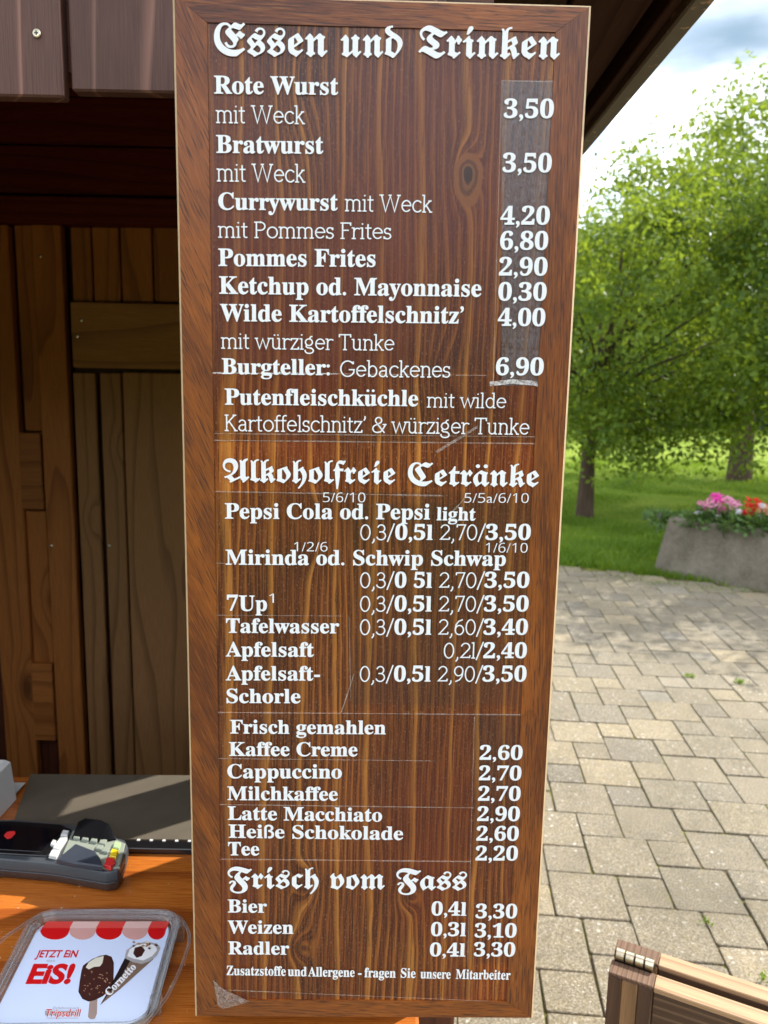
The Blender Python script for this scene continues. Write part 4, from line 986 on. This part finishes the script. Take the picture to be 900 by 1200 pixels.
for k in range(n):
    p0, p1, p2, p3 = wave[(k-1) % n], wave[k], wave[(k+1) % n], wave[(k+2) % n]
    for s in (0, .25, .5, .75): sm.append(.5*((2*p1)+(p2-p0)*s+(2*p0-5*p1+4*p2-p3)*s*s+(3*p1-p0-3*p2+p3)*s**3))
o.tube([(p.x, p.y, .020) for p in sm], .0021, 8, closed=True); o.build('outer_edge', M_acry, tray, smooth=True)
for (px, py) in ((41, 1088), (211, 1086), (183, 1170), (-30, 1185)):
    p = tl(px, py); o = MB(); o.lathe([(.0052, -.0175), (.0056, -.004), (.0068, -.002), (.0068, .004), (.0046, .0052), (.0035, .002)], (p.x, p.y, .019), 16); o.build('clear_knob', M_acry, tray, smooth=True)
# the print
def pm(name, c, rough=.35): return mat(name, lambda T, b: T.put(b.inputs['Base Color'], T.mix(T.noise(T.obj(), 60, 2), tuple(q*.88 for q in c), c)), rough=rough, spec=.4)
P_red, P_pink, P_redl, P_pinkl = pm('print_red', (.62, .008, .01)), pm('print_pink', (.62, .33, .30)), pm('print_red_light', (.68, .06, .05)), pm('print_pink_light', (.74, .48, .44))
P_choc, P_choc2, P_cream, P_nut, P_stick, P_cone, P_dk = pm('print_chocolate', (.055, .018, .014)), pm('print_chocolate_edge', (.02, .008, .006)), pm('print_cream', (.72, .68, .55)), pm('print_nut', (.42, .22, .13)), pm('print_stick', (.36, .26, .22)), pm('print_cone', (.20, .13, .09)), pm('print_dark', (.02, .012, .012))
P_white = pm('print_white', (.80, .80, .82)); P_grey = pm('print_shadow', (.38, .36, .36))
ZP = .0178
def poly(pts, m, lv, name='print_shape', smooth=False):
    P_ = [tl(*p) for p in pts]; c = sum(P_, Vector((0, 0)))/len(P_)
    o = MB(); o.face(*[(p.x-c.x, p.y-c.y, 0) for p in P_][::-1]); ob = o.build(name, m, card, loc=(c.x, c.y, ZP+.00006*lv+.0001))
    return ob
# scalloped awning
xs_ = [52, 86, 117, 148, 178, 199]
for k in range(5):
    a, b_ = xs_[k], xs_[k+1]; sh = 5
    top_ = [(a+(0 if k else 2), 1078.3), (b_-(0 if k < 4 else 0), 1078.3)]
    low = [(b_-6+1.0, 1088)]; rx = (b_-a)/2; cx = (a+b_)/2-5
    bott = [(cx+rx*math.cos(R(t_))*1.0, 1089+10.5*math.sin(R(t_))) for t_ in range(0, 181, 15)]
    if k == 4: bott = [(min(x_, 197), y_) for x_, y_ in bott]
    poly([(a+(3 if k == 0 else 0), 1078.3), (b_, 1078.3)]+bott, (P_red, P_pink)[k % 2], 1, 'awning_stripe')
    poly([(a+(3 if k == 0 else 0), 1078.2), (b_, 1078.2), (b_-4.5, 1086), (a-4.5+(1 if k == 0 else 0), 1086)], (P_redl, P_pinkl)[k % 2], 2, 'awning_stripe')
def tlet(s, x0, y0, x1, y1, cap, m, lv=2, st='S', bold=0, skew=None, par=None, N=None):
    A_, B_ = tl(x0, y0), tl(x1, y1); U_ = B_-A_
    up_ = N if N is not None else (tl((x0+x1)/2+(skew or 0), (y0+y1)/2-cap)-tl((x0+x1)/2, (y0+y1)/2))
    return lettering(s, st, 0, 0, 0, 0, 0, card, m, (A_, U_, up_.normalized(), up_.length, ZP+.0001+.00006*lv), bold=bold)
tlet('JETZT EiN', 41, 1120, 89.5, 1120, 8, P_red, skew=3.2, bold=.035)
tlet('EiS!', 30, 1150, 82, 1150, 21, P_red, skew=8, bold=.05)
tlet('das', 54, 1125.5, 64, 1125.5, 3, P_grey, skew=1)
poly([(52.5, 1188), (93, 1188), (95, 1182.5), (52.5, 1182.5)], P_grey, 1, 'logo_shadow')
tlet('Tripsdrill', 52, 1189.5, 93, 1189.5, 8.5, P_white, lv=3, skew=2.2, bold=.05)
tlet('Tripsdrill', 52, 1189.5, 93, 1189.5, 8.5, P_red, lv=5, skew=2.2, bold=.012)
tlet('Erlebnispark', 62, 1181, 93, 1181, 3.2, P_grey, lv=3, skew=1)
poly([(54, 1191.5), (92, 1191.5), (92, 1190.9), (54, 1190.9)], P_grey, 2, 'logo_line')
# ice cream on a stick
body = [(108, 1123), (116, 1119.5), (124, 1118), (130, 1120.5), (132.5, 1127), (132, 1148), (128, 1158), (120, 1165), (111, 1169.5), (104, 1171), (97, 1168), (92.5, 1160), (94, 1148), (96, 1136), (98, 1130)]
poly([(x+(x-112)*.04, y+(y-1145)*.035) for x, y in body], P_choc2, 2, 'ice_cream_edge'); poly(body, P_choc, 3, 'ice_cream')
poly([(100.5, 1132), (104, 1126), (112, 1121), (121.5, 1118.6), (120, 1127), (117, 1131), (110, 1131.5), (104, 1134.5)], P_cream, 5, 'ice_cream_bite')
poly([(105, 1170), (114, 1168.5), (113.5, 1186), (111, 1192), (106, 1192.5), (103, 1190)], P_stick, 2, 'ice_cream_stick')
r_ = random.Random(3)
for k in range(34):
    x, y = r_.uniform(98, 129), r_.uniform(1136, 1164)
    if x+y*.3 > 129+1158*.3: continue
    a = r_.uniform(0, 3.1); dx, dy = math.cos(a)*1.5, math.sin(a)*1.2; poly([(x-dx, y-dy), (x-dy*.5, y+dx*.4), (x+dx, y+dy), (x+dy*.5, y-dx*.4)], P_nut, 6, 'nut_piece')
# cone
poly([(117, 1176), (123, 1166), (153, 1108), (180, 1122), (160, 1140), (140, 1158)], P_cone, 1.5, 'cone')
poly([(117, 1176), (123, 1166), (153, 1108), (160, 1111), (138, 1150)], P_dk, 2, 'cone')
poly([(146, 1121), (148, 1112), (155, 1107), (160, 1104), (172, 1102), (184, 1104), (188, 1109), (184, 1118), (175, 1125), (166, 1128), (156, 1126)], P_grey, 3, 'cone_cream')
poly([(149, 1119), (152, 1111), (160, 1106), (172, 1104), (182, 1106), (184, 1112), (178, 1119), (168, 1124), (157, 1122)], P_white, 4, 'cone_cream')
poly([(156, 1116), (158, 1109), (166, 1107), (170, 1112), (166, 1119), (160, 1121)], P_choc, 5, 'cone_topping')
for k in range(16):
    x, y = r_.uniform(156, 184), r_.uniform(1102, 1110); poly([(x-2, y), (x, y+1.6), (x+2.2, y+.2), (x, y-1.3)], (P_nut, P_choc, P_cream)[k % 3], 6+k % 2, 'nut_piece')
up_c = tl(140, 1137)-tl(148, 1144)
tlet('Cornetto', 128, 1166, 160, 1132, 9, P_white, lv=6, st='B', N=up_c*.75, bold=.01)

# white device and paper at the left edge
wd_ = at_z(-10, 958, CZ)
dv = empty('white_device', wd_, label='white plastic device corner at the left end of the mat', cat='device')
o = MB(); o.prism([(-.16, -.05), (.0, -.05), (.016, -.03), (.016, .055), (-.16, .055)], .002, .075, .006, mtx=Matrix.Shear('XY', 4, (-.12, .05))); o.build('housing', M_whitep, dv)
o = MB(); o.box(-.15, -.01, -.04, .05, 0, .003); o.build('foot', M_charc, dv)
pp = at_z(12, 929, CZ); po_ = MB(); po_.box(-.03, .018, -.015, .02, .0083, .0087); p_o = po_.build('paper_slip', M_whitep, None, loc=(pp.x, pp.y, CZ)); tag(p_o, 'small white slip of paper on the left edge of the mat', 'paper')

# ================================================================ HINGED WOODEN FRAME
ZA = .75
a0 = at_z(713, 1139, ZA); a1 = at_z(766, 1154, ZA); adir = (at_z(900, 1200, ZA)-a1); adir.z = 0; adir.normalize(); aang = math.atan2(adir.y, adir.x)
af = empty('folding_stand', (a0.x, a0.y, 0), aang, label='folding stand of two pale wooden frames joined by a steel hinge, standing on the paving', cat='folding stand')
wp = (a1-a0).length; AT = .030; GP = .020; LA = .62; HR = .11
def frame_half(y0, y1, front):
    for x in (0, LA-wp):                                         # laminated posts, three staves each
        st = [(0, .30), (.305, .66), (.665, .995)] if front else [(0, .5), (.505, .995)]
        for k, (s0, s1) in enumerate(st):
            piece('post_stave', M_post[0 if k == 1 else 1], af, x+wp*s0, x+wp*s1, y0+.001, y1-.001, .0, ZA-.006, .0015)
        piece('post_top', M_tanend, af, x, x+wp*.995, y0, y1, ZA-.0055, ZA, .0012)
    m_ = M_dkrail
    for z in (ZA-HR, .12):
        piece('rail', m_, af, wp+.0005, LA-wp-.0005, y0+.002, y1-.002, z, z+HR-.009, .0015)
        piece('rail_cap', M_tan, af, wp+.0005, LA-wp-.0005, y0, y1, z+HR-.0085, z+HR-.0005, .0012)
    piece('infill_board', M_dkrail, af, wp+.0005, LA-wp-.0005, (y0+y1)/2-.005, (y0+y1)/2+.005, .232, ZA-HR-.002, 0)
frame_half(0, AT, True); frame_half(AT+GP, 2*AT+GP, False)
M_dkst = mat('dark_steel', col=(.05, .04, .03), rough=.5, metal=1)
for x0 in (.003, LA-wp+.003):
    yc = AT+GP/2-.004; zc = ZA+.0065
    hg = MB(); hg.tube([(x0+wp*.01, yc, zc), (x0+wp*.90, yc, zc)], .0055, 12); ho = hg.build('hinge', M_dkst, af, smooth=True)
    for k in range(4):
        xa = x0+wp*(.01+.222*k); k_ = MB(); q0, q1 = xa+.001, xa+wp*.222-.001
        k_.tube([(q0, yc, zc), (q0+.0006, yc, zc), (q1-.0006, yc, zc), (q1, yc, zc)], [.0080, .0088, .0088, .0080], 18); k_.build('knuckle', M_brass, ho, smooth=True)
    piece('hinge_leaf', M_dkst, ho, x0+wp*.03, x0+wp*.85, AT-.003, AT+.0035, ZA+.0004, ZA+.0024, 0)
    piece('hinge_leaf', M_dkst, ho, x0+wp*.03, x0+wp*.85, AT+GP-.006, AT+GP+.002, ZA+.0004, ZA+.0024, 0)

for px, py in ((90, 394), (47, 300), (60, 640), (128, 640), (95, 375)):
    p = at_y(px, py, BY-.006 if 355 < py < 430 else BY+.011 if px > 100 else BY-.001); o = MB()
    o.lathe([(.0045, 0), (.005, .001), (.003, .002)], n=10, mtx=Matrix.Translation(p)@Matrix.Rotation(R(90), 4, 'X')); o.build('nail_head', M_brass, bw, smooth=True)

o = MB(); r_ = random.Random(12)
for k in range(46):
    p = at_z(r_.uniform(-10, 222), r_.uniform(1005, 1195), CZ); q_ = r_.uniform(.0003, .0009)
    o.box(p.x-q_, p.x+q_*r_.uniform(1, 2), p.y-q_, p.y+q_, CZ+.0001, CZ+q_*1.2)
tag(o.build('crumbs', mat('crumb', col=(.55, .42, .28), rough=.8)), 'tiny pale crumbs scattered on the varnished counter', 'crumbs', kind='stuff')
